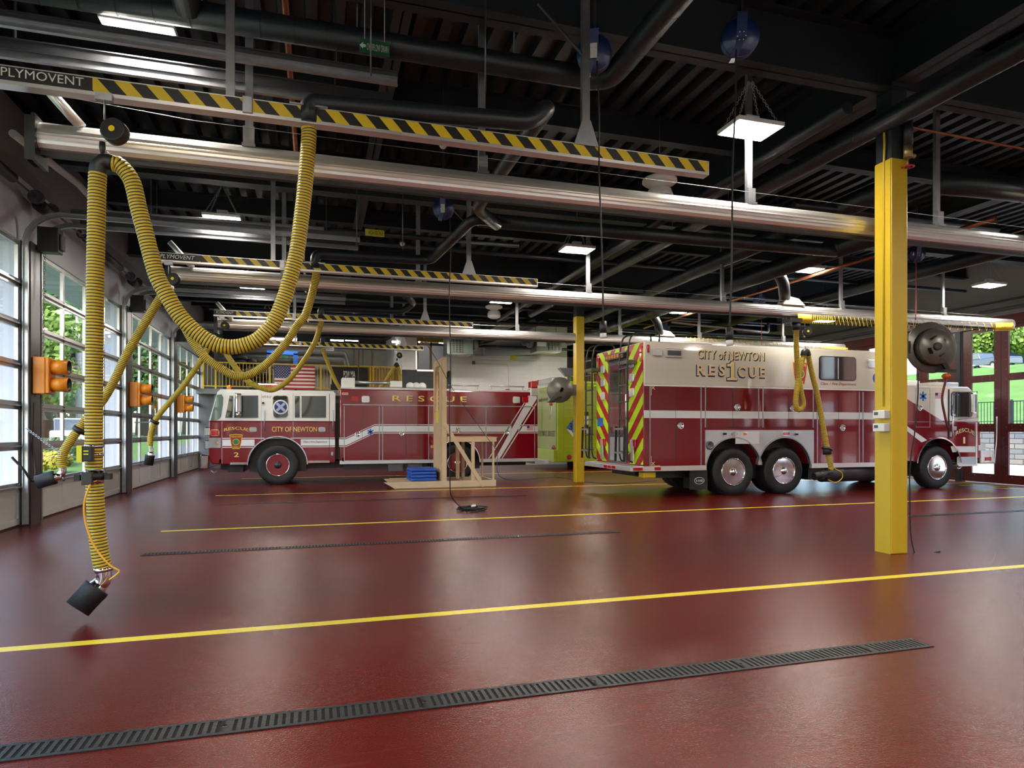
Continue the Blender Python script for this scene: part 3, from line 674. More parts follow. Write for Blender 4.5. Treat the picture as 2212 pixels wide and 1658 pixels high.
ductpipe('long black spiral duct along the middle bay, joined by the hose ducts', [(2.5, 10.15, 4.87), (9.66, 10.15, 4.93), (9.95, 10.7, 5.1), (9.95, 14, 5.1)], .115, rings=.17)
ductpipe('large black spiral duct across the top left, ending above the nearest silver rail', [(-4.2, 6.62, 5.32), (3.05, 6.5, 5.3), (3.05, -4.0, 5.3)], .118, rings=.3)
ductpipe('black duct branch dropping toward the large duct at the upper left', [(-1.1, 6.5, 5.32), (-1.1, 5.6, 5.5), (-1.1, -4, 5.5)], .12, rings=.3)
ductpipe('large black pipe beside the right column, running from the camera to the back', [(6.68, -4, 5.28), (6.68, 20, 5.28)], .125, 'pipe', 'roof_drain_pipe', rings=1.9)
ductpipe('thinner black pipe left of the large pipe near the right column', [(5.84, 6.05, 5.2), (5.84, 21, 5.2)], .075, 'pipe', 'roof_drain_pipe', rings=1.9)
ductpipe('black duct running front to back right of the middle light', [(8.5, 8.0, 5.25), (8.5, 20, 5.2)], .17, rings=.5)
ductpipe('thick black duct above the white truck, with two dropped elbows', [(9.6, 8.8, 5.0), (9.6, 24, 5.05)], .19, rings=.5)
ductpipe('thick black duct at the upper right edge behind the column', [(9.0, 7.6, 5.25), (9.6, 7.3, 5.15), (11.2, 6.9, 5.0), (16, 6.2, 5.0)], .17, rings=.4)
ductpipe('black duct at the far right under the roof, running front to back', [(13.5, 5, 5.2), (13.5, 24, 5.2)], .16, rings=.5)
for yy, l in ((6.75, 'nearest'), (12.25, 'middle'), (17.75, 'farthest')):
    ductpipe('black dropped elbow feeding the %s silver rail at its beige hood' % l, [(9.6, yy - .3, 5.0) if yy > 7 else (10.3, 7.15, 5.08), (9.85, yy - .25, 4.75), (10.05, yy - .05, 4.42)], .12, rings=0)
# sprinkler and service pipes
def pipe(label, pts, R, m=None, name='sprinkler_pipe', cat='pipe'): return ductpipe(label, pts, R, cat, name, m, rings=0, seg=10, bend=4)
pipe('copper water pipe running front to back at the upper left', [(-.29, -4, 5.6), (-.24, 27, 5.6)], .035, COPPER, 'copper_pipe')
vx0 = aY(1961, 350, 6.22)[0]
pipe('thin copper pipe leaving the valve beside the right column', [(vx0, 6.22, 5.2), (12.5, 6.36, 5.2), (12.5, 9, 5.2)], .016, COPPER, 'copper_pipe')
pipe('rusty brown pipe rising behind the right column', [(10.74, 8.0, 5.0), (10.74, 20, 5.0)], .04, COPPER, 'copper_pipe')
whp = mat('pvc_grey', (.42, .42, .45), .4)
pipe('pale grey vent pipe sloping down beside the left doors, then crossing the second bay', [aX(28, 288, -3.6), aX(170, 398, -3.6), aZ(225, 460, 5.1), aZ(700, 496, 5.1)], .05, whp, 'vent_pipe')
pipe('black pipe carrying on from the pale vent pipe in the second bay', [aZ(700, 496, 5.1), aZ(1120, 530, 5.1)], .05)
for yy, zz, r_, x0, x1, l in ((3.4, 5.45, .05, 4.5, 14, 'crossing the top right corner'), (8.9, 5.2, .06, 7.5, 12, 'behind the right column head'), (13.5, 5.3, .05, -3, 17, 'crossing behind the second striped rail'),
        (15.6, 5.2, .045, -3, 17, 'above the third striped rail'), (19.4, 5.3, .05, -3, 17, 'behind the third silver rail'), (21.2, 5.15, .06, -3, 18, 'over the rear of the red truck'),
        (24.4, 5.2, .05, -3, 18, 'over the lime green truck'), (25.9, 4.95, .05, 4.5, 18, 'just before the white block wall')):
    pipe('black service pipe %s' % l, [(x0, yy, zz), (x1, yy, zz)], r_)
pipe('galvanised pipe ending in an upturned elbow above the white truck', [aY(1450, 695, 19), aY(1660, 718, 19), aY(1660, 696, 19)], .05, STEEL, 'steel_pipe')
pipe('thin galvanised conduit above the white truck', [aY(1440, 690, 20), aY(1650, 703, 20)], .03, STEEL, 'steel_pipe')
# hanging rods of the pipes
for i, (xx, yy, zb) in enumerate(((.4, 6.6, 5.42), (2.0, 6.55, 5.42), (-2.0, 6.6, 5.42), (.5, 6.2, 4.8), (1.6, 6.2, 4.8), (4.2, 10.15, 5.0), (6.0, 10.15, 5.0), (8.2, 10.15, 5.0), (.7, 11.7, 4.7), (1.5, 11.7, 4.7), (6.68, 4.2, 5.4), (6.68, 9.5, 5.4), (9.3, 6.25, 5.2))):
    MBr = MB().cyl((xx, yy, zb), (xx, yy, 6.37), .008, 6).build('hanger_rod', DSTEEL, None, loc=(xx, yy, zb)); tag(MBr, 'thin black rod holding up a ceiling duct', 'hanger rod', 'hanger rods of the ceiling ducts')
# valve at the right column
v = thing('shutoff_valve', 'brass valve with a red handwheel hanging beside the top of the right column', 'valve', (7.05, 6.28, 4.85))
vx, vy = aY(1961, 350, 6.22)[0], 6.22
MB().cyl((vx, vy, 4.82), (vx, vy, 4.97), .052, 20).cyl((vx, vy, 4.70), (vx, vy, 4.82), .012, 8).cyl((vx, vy, 4.87), (vx + .09, vy - .02, 4.84), .025, 12).build('brass_body', mat('brass', (.36, .27, .12), .4, .8), v)
MB().tube([(vx + .065 * math.cos(a), vy + .065 * math.sin(a), 4.71) for a in [2 * PI * i / 20 for i in range(20)]], .010, 8, closed=True).bar((vx - .06, vy, 4.71), (vx + .06, vy, 4.71), .012, .008).bar((vx, vy - .06, 4.71), (vx, vy + .06, 4.71), .012, .008).build('handwheel', mat('valve_red', (.35, .01, .01), .35), v)
MB().cyl((vx, vy, 4.97), (vx, vy, 5.35), .055, 16).build('riser_pipe', PIPEM, v)
# ------------------------------------------------------------------ high bay lights
def high_bay(x, y, z, label):
    t = thing('high_bay_light', label, 'ceiling light', (x, y, z)); a, b = .31, .215
    MB().box(x - a, x + a, y - b, y + b, z, z + .05).box(x - a * .9, x + a * .9, y - b * .7, y + b * .7, z + .05, z + .075).build('housing', WHT, t, bev=.006)
    MB().box(x - a + .02, x + a - .02, y - b + .02, y + b - .02, z - .006, z).build('diffuser', LAMPM, t)
    MB().box(x - .09, x + .09, y - .05, y + .05, z + .075, z + .16).build('driver_box', WHT, t)
    for i, (sx, sy) in enumerate(((-1, -1), (1, -1), (1, 1), (-1, 1))):
        chain((x + sx * a * .85, y + sy * b * .7, z + .06), (x + sx * .02, y, z + .58), .010, 'hanging_chain', t, STEEL, .032)
    MB().cyl((x, y, z + .57), (x, y, 6.56), .012, 8).build('stem', BLK, t)
    return t
LY = [(1.2, ''), (6.55, ''), (11.87, ''), (17.2, ''), (23.8, '')]  # unseen first row added to light floor; last row moved to brighten wall
LXs = [(-1.55, 'left'), (4.91, 'centre'), (10.35, 'right'), (15.72, 'far right')]
lamp0 = None
for yi, (yy, yn) in enumerate(LY):
    for xi, (xx, xn) in enumerate(LXs):
        lab = 'white ceiling light on chains, %s row away, %s in its row' % (['overhead', 'first', 'second', 'third', 'fourth'][yi], xn)
        zl, yl = (5.2, 1.2 + 5.585 * yi + .08 * (yi > 0)) if xi == 0 else (5.03, yy)
        if lamp0 is None: lamp0 = high_bay(xx, yl, zl, lab); first = (xx, yl, zl); continue
        dup(lamp0, xx - first[0], yl - first[1], zl - first[2], lab)
high = [(-1.55, -3.6), (5.15, -3.6), (10.85, -3.6)]  # unseen lamps added behind the camera to light the floor
for xx, yy in high: dup(lamp0, xx - first[0], yy - first[1], 0, 'white chain-hung ceiling light behind the camera', 'lights behind the camera')
# ------------------------------------------------------------------ blue hose and cord reels
def overhead_reel(c, R, label, ang, tagcard=False, mt=None):
    t = thing('overhead_cord_reel', label, 'reel', c); c = Vector(c); ax = Vector((math.sin(ang), -math.cos(ang), -.25)).normalized()
    M_ = mt or BLUM; side = Vector((0, 0, 1)).cross(ax).normalized(); up = ax.cross(side) * 1
    if up.z < 0: up = -up
    for s in (-1, 1):
        MB().lathe([(.03, 0), (R * .97, .0), (R, .006), (R * .97, .012), (.03, .012)], c + ax * (.055 * s), ax, 32).build('flange', M_, t)
    MB().lathe([(R * .62, -.05), (R * .7, -.03), (R * .72, 0), (R * .7, .03), (R * .62, .05)], c, ax, 24).build('wound_cord', RUB, t)
    m = MB()
    f = c + ax * .085
    m.bar(f + up * (R * 1.15), f - up * R * .2, R * .55, .012, ax); m.bar(f - up * R * .1, f - up * R * 1.05 - side * R * .35, R * .38, .012, ax)
    m.bar(c + up * R * 1.15 - ax * .1, c + up * R * 1.15 + ax * .1, R * .6, .014, up)
    m.bar(c - up * R * 1.02 - side * R * .35 - ax * .07, c - up * R * 1.02 - side * R * .35 + ax * .09, .05, .02, up)
    m.build('bracket', M_, t)
    bb = MB()
    for k in range(6):
        a = k * PI / 3; bb.sphere(f + ax * .01 + (up * math.sin(a) + side * math.cos(a)) * R * .22, .009, 0, 6, 4)
    bb.build('bolts', CHROME, t)
    MB().bar(c + up * R * 1.18, (c.x, c.y, 6.37), .05, .03, (1, 0, 0)).build('ceiling_mount', DSTEEL, t)
    if tagcard: MB().bar(f + ax * .01 + up * R * .45, f + ax * .03 - up * R * .35, .07, .002, ax).build('paper_tag', WHT, t)
    return t
overhead_reel(aZ(1598, 84, 5.3), .175, 'blue cord reel hanging at the top, above the bright right light', -.45)
overhead_reel(aZ(1283, 118, 5.3), .175, 'blue and black cord reel with white tag beside the striped rail strut', -.45, True, None)
overhead_reel(aZ(958, 452, 5.3), .175, 'small blue cord reel with white tag below the nearest silver rail', -.3, True)
overhead_reel(aZ(1979, 549, 5.2), .16, 'blue reel with red hose right of the right yellow column', -.35)
overhead_reel(aZ(843, 682, 5.3), .165, 'small blue cord reel above the third striped rail', -.3)
overhead_reel(aZ(877, 631, 5.3), .165, 'small blue cord reel beneath the middle silver rail', -.3)
overhead_reel(aZ(1640, 648, 5.1), .16, 'small blue reel above the white truck by the beige hood', -.3)
overhead_reel(aZ(1437, 706, 5.1), .16, 'small blue reel above the letters on the white truck', -.3)
def cord(label, pts, R, m=None, plug=False, name='extension_cord', cat='cord'):
    t = thing(name, label, cat, pts[0]); MB().tube(catmull(pts, 6), R, 8).build('cable', m or RUB, t)
    if plug:
        e = Vector(pts[-1]); MB().cyl(e + Vector((0, 0, .02)), e - Vector((0, 0, .10)), .035, 14).build('connector', BLK, t); MB().cyl(e - Vector((0, 0, .10)), e - Vector((0, 0, .15)), .033, 14).build('connector_face', WHT, t)
    return t
def vcord(u0, v0, u1, v1, Y, n_=6):
    r = []
    for i in range(n_):
        f = i / (n_ - 1); r.append(aY(u0 + (u1 - u0) * f + (1.5 * math.sin(i * 2.1) if 0 < i < n_ - 1 else 0), v0 + (v1 - v0) * f, Y))
    return r
cord('black cord hanging from the tagged blue reel, ending in a plug above the column', vcord(1290, 132, 1303, 698, 6.0), .009, plug=True)
cord('black cord hanging from the top blue reel, ending in a plug above the white truck', vcord(1590, 100, 1576, 712, 5.4), .009, plug=True)
pz = aZ(1018, 1103, 0)
cb_ = vcord(972, 470, 972, 1040, 10.95, 8) + [aY(977, 1075, 11.2), (aZ(990, 1097, .02)[0], 11.6, .03), (aZ(1004, 1100, .02)[0], 11.85, .02)]
cord('long black cord hanging from a reel down to the coil on the floor', cb_, .009)
t = thing('extension_cord', 'black extension cord coiled on the red floor before the wooden frame', 'cord', (pz[0], pz[1], 0))
m = MB(); pts = []
for i in range(160):
    a = i * .22; r_ = .20 + .035 * math.sin(i * .37) + .02 * math.sin(i * 1.3); pts.append((pz[0] + .05 * math.sin(i * .05) + r_ * 1.15 * math.cos(a), pz[1] + r_ * .9 * math.sin(a), .012 + i * .00042))
m.tube(pts, .009, 7).build('cable', RUB, t)
MB().cyl((pz[0] - .02, pz[1] - .1, .10), (pz[0] + .06, pz[1] - .1, .11), .022, 10).build('white_plug', WHT, t)
cord('thin black cable slanting down across the red truck side to the floor', [aZ(905, 717, 5.0), aY(945, 780, 17.0), aY(977, 838, 16.95), aY(1045, 935, 16.9), aY(1073, 975, 16.9), (3.1 + 1.62, 16.4, .25), aZ(1200, 1030, .02), aZ(1260, 1040, .012), aZ(1340, 1043, .012), aZ(1420, 1036, .012)], .008)
cord('red air hose dropping from the blue reel to the grey reel by the column', [aZ(1979, 558, 4.9), aY(1979, 620, 9.0), aY(1978, 690, 8.0)], .008, mat('hose_red', (.35, .02, .03), .4))
cord('thin red hose hanging above the roof of the white truck', vcord(1644, 680, 1644, 745, 17.4, 3), .009, MATS['hose_red'])
# ------------------------------------------------------------------ ceiling devices
def beacon(c, s, label):
    t = thing('ceiling_speaker', label, 'speaker', c); x, y, z = c
    MB().lathe([(.001, .10), (.20, .10), (.255, .07), (.26, .03), (.22, .0), (.12, -.03), (.10, -.05)], c, (0, 0, 1), 32).build('upper_dish', WHT, t)
    MB().lathe([(.10, -.05), (.17, -.09), (.20, -.17), (.195, -.26), (.12, -.30), (.001, -.30)], c, (0, 0, 1), 32).build('lower_dome', WHT, t)
    MB().lathe([(.198, -.20), (.203, -.205), (.198, -.21)], c, (0, 0, 1), 32).build('black_band', BLK, t)
    for a in range(3): MB().cyl((x + .1 * math.cos(a * 2.1), y + .1 * math.sin(a * 2.1), z + .1), (x, y, z + .35), .004, 5).build('wire', STEEL, t)
    MB().cyl((x, y, z + .33), (x, y, 6.37), .006, 6).build('stem', DSTEEL, t)
beacon(aZ(1425, 398, 5.2), 1, 'white round ceiling speaker above the nearest silver rail')
beacon(aZ(1067, 666, 5.2), 1, 'white round ceiling speaker, the farther one, above the red truck')
def sensor(c, label):
    t = thing('ceiling_sensor', label, 'sensor', c)
    MB().lathe([(.001, .03), (.045, .03), (.052, .0), (.03, -.03), (.012, -.04), (.001, -.04)], c, (0, 0, 1), 20).build('dome', WHT, t)
    MB().cyl((c[0], c[1], c[2] + .02), (c[0], c[1], c[2] + .08), .045, 16).build('base', BLK, t); MB().cyl((c[0], c[1], c[2] + .08), (c[0], c[1], 6.37), .006, 6).build('stem', DSTEEL, t)
sensor(aY(957, 315, 8.5), 'small white dome sensor under the nearest striped rail'); sensor(aZ(869, 527, 5.2), 'small white dome sensor left of the second bay struts'); sensor(aZ(827, 628, 5.2), 'small white dome sensor below the middle silver rail')
s_ = thing('hanging_sign', 'green overflow drain sign with a white left arrow on the large duct', 'sign', aY(810, 103, 6.35))
a_, b_ = aY(776, 113, 6.35), aY(842, 98, 6.35)
MB().box(a_[0], b_[0], 6.345, 6.355, a_[2] + .0, b_[2] + .02).build('panel', GRN, s_)
MB().cyl((a_[0] + .05, 6.35, a_[2] + .1), (a_[0] + .05, 6.35, 6.37), .004, 5).build('hanger_wire', STEEL, s_); MB().cyl((b_[0] - .05, 6.35, a_[2] + .1), (b_[0] - .05, 6.35, 6.37), .004, 5).build('hanger_wire', STEEL, s_)
lettering('OVERFLOW DRAIN', (a_[0] + .07, 6.344, a_[2] + .03), (b_[0] - .015, 6.344, b_[2] - .02), '-y', s_, [WHT])
cx, cz = a_[0] + .035, (a_[2] + b_[2]) / 2 + .01
MB().prism([(cx - .03, cz), (cx, cz + .03), (cx, cz + .012), (cx + .025, cz + .012), (cx + .025, cz - .012), (cx, cz - .012), (cx, cz - .03)], 'y', 6.338, 6.344).build('white_arrow', WHT, s_)
s_ = thing('pipe_label', 'yellow label with black marks on the pale pipe end in the second bay', 'label', aY(810, 503, 12.0))
a_, b_ = aY(789, 508, 12.1), aY(830, 498, 12.1)
MB().box(a_[0], b_[0], 12.09, 12.12, a_[2], b_[2]).build('sticker', mat('label_yellow', (.65, .60, .03), .5), s_)
lettering('HIGH VOLTAGE', (a_[0] + .06, 12.09, a_[2] + .02), (b_[0] - .02, 12.09, b_[2] - .02), '-y', s_, [BLK])
# ------------------------------------------------------------------ hose with trolley and coil on the right
rh = thing('exhaust_hose', 'yellow exhaust hose hanging from the middle silver rail, before the cream truck', 'exhaust hose', aY(1740, 770, 12.1))
Q = lambda u, v, y_=12.1: aY(u, v, y_)
hose_mesh([Q(1720, 714), Q(1720, 740), Q(1722, 780), Q(1726, 820), Q(1731, 850), Q(1735, 870), Q(1731, 882), Q(1724, 884), Q(1719, 874), Q(1720, 850), Q(1726, 815), Q(1731, 785), Q(1737, 766)], .060, .026, 12, rh, 'loop_hose')
hose_mesh([Q(1745, 764), Q(1755, 810), Q(1765, 850), Q(1776, 910), Q(1786, 965), Q(1791, 990), Q(1795, 1010), Q(1790, 1022)], .060, .026, 12, rh, 'hanging_hose')
MB().tube(catmull([Q(1735, 768), Q(1737, 760), Q(1743, 759), Q(1746, 768)], 6), .066, 16).build('saddle_elbow', BLK, rh)
MB().cyl(Q(1720, 697), Q(1720, 713), .095, 16).build('swivel_housing', BLK, rh)
MB().cyl(Q(1787, 967), Q(1786, 971), .115, 20).cyl(Q(1786, 966), Q(1787, 981), .09, 20).build('clamp_collar', BLK, rh)
MB().cyl(Q(1793, 1018), Q(1780, 1024), .07, 14).cyl(Q(1782, 1023), Q(1758, 1029), .085, 16).build('tailpipe_nozzle', BLK, rh)
MB().tube(catmull([Q(1786, 980), Q(1800, 1008), Q(1818, 1020), Q(1819, 1032), Q(1806, 1041), Q(1789, 1036)], 6), .008, 6).build('release_cable', CYEL, rh)
b = balancer(Q(1744, 716), 4.05, 'dark round balancer with yellow centre above the truck window')
MB().cyl(Q(1737, 727), Q(1741, 758), .006, 6).build('lifting_cord', BLK, rh)
tr = thing('hose_trolley', 'black trolley carrying the right hose under the middle silver rail', 'trolley', Q(1720, 690))
MB().box(Q(1700, 690)[0], Q(1726, 690)[0], 12.0, 12.25, Q(1715, 697)[2], Q(1715, 688)[2]).build('carriage', BLK, tr)
MB().bar(Q(1698, 686), Q(1714, 712), .015, .015).build('brace', DSTEEL, tr); MB().bar(Q(1726, 690), Q(1740, 697), .02, .02).build('brace', DSTEEL, tr)
def coil(label, segs, R, r_, Y, name='coiled_air_hose'):
    """segs: list of ((u,v),(u,v),turns)"""
    t = thing(name, label, 'air hose', aY(segs[0][0][0], segs[0][0][1], Y)); pts = []
    for (p, q, tn) in segs:
        a = Vector(aY(p[0], p[1], Y)); b2 = Vector(aY(q[0], q[1], Y)); n_ = int(tn * 14)
        for i in range(n_):
            f = i / n_; c = a.lerp(b2, f); th = 2 * PI * tn * f; pts.append((c.x + .0, c.y + R * math.cos(th), c.z + R * math.sin(th)))
            if tn < 40: pts[-1] = (c.x + R * .55 * math.cos(th), c.y + R * .6 * math.cos(th), c.z + R * math.sin(th))
    MB().tube(pts, r_, 6).build('spiral', CYEL, t); return t
coil('bright yellow coiled air hose stretched below the middle silver rail', [((1724, 687), (1752, 689), 22), ((1752, 689), (1800, 692), 12), ((1800, 692), (1893, 697), 11), ((1893, 697), (1990, 701), 8), ((1990, 701), (2150, 706), 10), ((2150, 706), (2188, 705), 24)], .095, .0065, 12.1)
coil('bundled yellow coiled air hose at the end of the farthest silver rail', [((1480, 732), (1775, 749), 34), ((1775, 750), (1832, 755), 30)], .06, .007, 17.6)
# ================================================================== VEHICLES
def K(o, s, Y):
    def f(x, y): r = aY(o[0] + x / s, o[1] + y / s, Y); return r[0], r[2]
    return f
def arcpts(cx, cz, r, a0, a1, n_=18): return [(cx + r * math.cos(a0 + (a1 - a0) * i / n_), cz + r * math.sin(a0 + (a1 - a0) * i / n_)) for i in range(n_ + 1)]
def side_poly(x0, x1, z0, z1, arches=()):
    """rectangle with wheel arches cut from its lower edge"""
    p = [(x0, z1), (x1, z1), (x1, z0)]
    for cx, cz, r in sorted(arches, reverse=True):
        dz = z0 - cz; a = math.asin(max(-1, min(1, dz / r)))
        p += arcpts(cx, cz, r, a, PI - a)
    p += [(x0, z0)]; return p
def rrect(x0, x1, z0, z1, r):
    return arcpts(x0 + r, z0 + r, r, PI, 1.5 * PI, 4) + arcpts(x1 - r, z0 + r, r, 1.5 * PI, 2 * PI, 4) + arcpts(x1 - r, z1 - r, r, 0, .5 * PI, 4) + arcpts(x0 + r, z1 - r, r, .5 * PI, PI, 4)
def wheel(c, R, W, rimr, parent, rimmat, hubmat, sgn=-1, dish=.10, holes=8):
    """outer face towards sgn*y"""
    c = Vector(c); ax = Vector((0, sgn, 0)); h_ = W / 2
    w_ = MB().lathe([(rimr * 1.02, -h_ * .9), (R * .93, -h_), (R, -h_ * .7), (R, h_ * .7), (R * .985, h_ * .84), (R * .93, h_), (R * .78, h_ * 1.03), (rimr * 1.08, h_ * .93), (rimr * 1.02, h_ * .85)], c, ax, 48).build('wheel', RUB, parent)
    tr = MB()
    for k in range(48):
        a = 2 * PI * k / 48; d = Vector((math.cos(a), 0, math.sin(a))); t_ = Vector((-math.sin(a), 0, math.cos(a)))
        tr.bar(c + d * (R * .992) - ax * h_ * .72, c + d * (R * .992) + ax * h_ * .74, R * .075, .022, d)
    tr.build('tread_blocks', RUB, w_)
    MB().lathe([(rimr * 1.04, h_ * .90), (rimr * 1.04, h_ * .96), (rimr * .96, h_ * .93), (rimr * .90, h_ * .7), (rimr * .82, h_ * .9 - dish), (rimr * .45, h_ * .95 - dish), (rimr * .40, h_ * 1.0 - dish * .8), (.02, h_ * 1.0 - dish * .8)], c, ax, 40).build('rim', rimmat, w_)
    MB().tube([c + ax * h_ * .95 + Vector((math.cos(t_), 0, math.sin(t_))) * rimr * 1.0 for t_ in [2 * PI * i / 40 for i in range(40)]], .012, 8, closed=True).build('rim_edge', CHROME, w_)
    hb = MB().lathe([(rimr * .33, h_ - dish), (rimr * .33, h_ - dish * .2), (rimr * .25, h_ + .02), (.01, h_ + .035)], c, ax, 24); hb.build('hub', hubmat, w_)
    nu = MB(); ho = MB()
    for k in range(holes):
        a = 2 * PI * (k + .5) / holes; d = Vector((math.cos(a), 0, math.sin(a)))
        nu.cyl(c + d * rimr * .60 + ax * (h_ * .92 - dish), c + d * rimr * .60 + ax * (h_ * .95 - dish + .03), .018, 8)
        d2 = Vector((math.cos(a + PI / holes), 0, math.sin(a + PI / holes))); ho.cyl(c + d2 * rimr * .76 + ax * (h_ * .88 - dish), c + d2 * rimr * .745 + ax * (h_ * .96 - dish + .008), .036, 12)
    nu.build('lug_nuts', CHROME, w_); ho.build('rim_openings', BLK, w_)  # black plugs stand in for the shade inside the rim holes
    return w_
def archtrim(cx, cz, r, y, parent, m=CHROME, a0=0.0, wd=.03, depth=.09, yy=None):
    mb = MB(); P = arcpts(cx, cz, r, a0, PI - a0, 24)
    for i in range(24):
        (xa, za), (xb, zb) = P[i], P[i + 1]; mb.bar((xa, y + depth / 2 - .02, za), (xb, y + depth / 2 - .02, zb), depth, wd, (xa - cx, 0, za - cz))
    return mb.build('fender_trim', m, parent)
def flat(poly, y, t_, name, m, parent): return MB().prism(poly, 'y', y - t_, y).build(name, m, parent)
def lamp(f, x0, x1, y0, y1, y, m, parent, name, bezel=True, t_=.035):
    a = f(x0, y1); b_ = f(x1, y0)
    if bezel: MB().prism(rrect(a[0], b_[0], a[1], b_[1], min(b_[0] - a[0], b_[1] - a[1]) * .25), 'y', y - .018, y).build(name + '_bezel', CHROME, parent)
    d = .012
    return MB().prism(rrect(a[0] + d, b_[0] - d, a[1] + d, b_[1] - d, .02), 'y', y - t_, y - .01).build(name, m, parent, bev=.006)
def latch(f, x, y, r, Y, parent):
    c = f(x, y); o = MB().lathe([(r, 0), (r, .012), (r * .85, .02), (r * .75, .008), (.005, .008)], (c[0], Y, c[1]), (0, -1, 0), 20).build('door_latch', CHROME, parent)
    MB().box(c[0] - r * .15, c[0] + r * .15, Y - .022, Y - .006, c[1] - r * .7, c[1] + r * .7).build('latch_bar', STEEL, o)
def staroflife(c, r, Y, parent, m=SBLU):
    mb = MB()
    for k in range(3):
        a = PI / 2 + k * PI / 3; d = Vector((math.cos(a), 0, math.sin(a))) * r; mb.bar(Vector((c[0], Y - .003, c[1])) - d, Vector((c[0], Y - .003, c[1])) + d, .004, r * .42, Vector((-d.z, 0, d.x)))
    return mb.build('star_emblem', m, parent)
def shield(x0, x1, z0, z1, Y, parent, c_out, c_in, txt1='NEWTON', txt2='FIRE'):
    w_, h_ = x1 - x0, z1 - z0; cx = (x0 + x1) / 2
    def sp(s): return [(cx - w_ / 2 * s, z1 - h_ * (1 - s) / 2), (cx, z1 + .02 * s - h_ * (1 - s) / 2), (cx + w_ / 2 * s, z1 - h_ * (1 - s) / 2), (cx + w_ * .40 * s, (z0 + z1) / 2 - h_ * .1), (cx + w_ * .28 * s, z0 + h_ * .02 + h_ * (1 - s) / 2), (cx - w_ * .28 * s, z0 + h_ * .02 + h_ * (1 - s) / 2), (cx - w_ * .40 * s, (z0 + z1) / 2 - h_ * .1)]
    b_ = flat(sp(1.0), Y, .002, 'shield_emblem', c_out, parent); flat(sp(.90), Y - .002, .002, 'shield_field', c_in, b_)
    MB().lathe([(w_ * .27, 0), (w_ * .27, .003)], (cx, Y - .004, (z0 + z1) / 2), (0, -1, 0), 28).build('seal_ring', c_out, b_)
    MB().lathe([(w_ * .22, 0), (w_ * .22, .003)], (cx, Y - .006, (z0 + z1) / 2), (0, -1, 0), 28).build('seal_centre', mat('seal_green', (.03, .22, .05), .4), b_)
    MB().lathe([(w_ * .09, 0), (w_ * .09, .003)], (cx - w_ * .03, Y - .008, (z0 + z1) / 2 - w_ * .02), (0, -1, 0), 20).build('seal_figure', mat('seal_blue', (.03, .12, .45), .4), b_)
    lettering(txt1, (cx - w_ * .36, Y - .005, z1 - h_ * .20), (cx + w_ * .36, Y - .005, z1 - h_ * .09), '-y', b_, [c_out], bold=.01)
    lettering(txt2, (cx - w_ * .20, Y - .005, z0 + h_ * .08), (cx + w_ * .20, Y - .005, z0 + h_ * .19), '-y', b_, [c_out], bold=.01)
def flagdecal(x0, x1, z0, z1, Y, parent, name='flag_decal', tilt=0.):
    b_ = MB(); n_ = 13
    for i in range(n_): b_.box(x0, x1, Y - .002, Y, z0 + (z1 - z0) * i / n_, z0 + (z1 - z0) * (i + 1) / n_, i % 2)
    o = b_.build(name, [mat('flag_red', (.50, .012, .03), .5), mat('flag_white', (.80, .78, .74), .6)], parent)
    MB().box(x0, x0 + (x1 - x0) * .4, Y - .004, Y - .001, z0 + (z1 - z0) * 6 / 13, z1).build('blue_canton', mat('flag_blue', (.02, .025, .16), .5), o); return o
# ------------------------------------------------------------------ red and white rescue truck facing left (in front of the block wall)
YA = 19.2; ZB = .60
K2 = K((430, 700), 4.3625, YA); K3 = K((800, 700), 4.3625, YA)
T2 = thing('rescue_truck', 'red box rescue truck with white cab facing left, number 2 on its door', 'fire truck', (2, 20.4, 0))
YB = 21.65; wx1, wx2, WR = -.98, 4.10, .55
zs = K2(900, 912)[1]                                       # white over red line
cabL = [(-2.72, zs), (.56, zs), (.56, ZB)] + arcpts(wx1, .56, .78, 0, PI) + [(-2.66, .60), (-2.74, .8)]
MB().prism(cabL, 'y', YA, YB).build('cab_lower_body', RED, T2, bev=.03)
rt = K2(400, 615)[1]
MB().prism([(-2.72, zs), (-2.73, K2(95, 910)[1]), (K2(172, 640)[0], K2(172, 640)[1]), (K2(200, 615)[0], rt), (.50, rt), (.56, rt - .07), (.56, zs)], 'y', YA, YB).build('cab_upper_body', TWHT, T2, bev=.03)
MB().box(.56, .68, YA + .25, YB - .25, .7, 2.3).build('cab_gap_bellows', BLK, T2)  # black block stands in for the shade in the gap behind the cab
bx0, bx1, bz1 = .68, 6.64, 2.70
MB().prism(side_poly(bx0, bx1, ZB, bz1, [(wx2, .56, .68)]), 'y', YA, YB).build('box_body', RED, T2, bev=.03)
MB().box(bx0 + .02, bx1 - .02, YA + .05, YB - .05, bz1, bz1 + .035).box(bx0 + .3, 6.4, YA + .02, YA + .05, bz1 - .02, bz1 + .05).build('roof_tread_edge', TREAD, T2)
MB().box(bx0, wx2 - .68, YA - .012, YA + .03, ZB - .05, ZB + .05).box(wx2 + .69, bx1, YA - .012, YA + .03, ZB - .05, ZB + .05).build('rub_rail', TREAD, T2)
MB().box(-2.2, -1.78, YA - .01, YA + .05, ZB - .02, ZB + .04).box(-.18, .40, YA - .01, YA + .05, ZB - .0, ZB + .06).build('cab_step_trim', CHROME, T2)
MB().box(-2.5, 6.4, YA + .5, YB - .5, .42, .62).box(.8, 3.2, YA + .15, YA + .6, .38, .6).box(-2.3, -1.9, YA + .3, YB - .3, .35, .6).build('chassis', BLK, T2)
for xx in (2.05, 2.62): MB().box(xx, xx + .42, YA + .05, YA + .5, .32, .52).build('wheel_chock_rack', DSTEEL, T2)
for xx in (wx1, wx2):
    MB().box(xx - .75, xx + .75, YA + .32, YB - .32, .35, 1.25).build('wheel_well', BLK, T2)
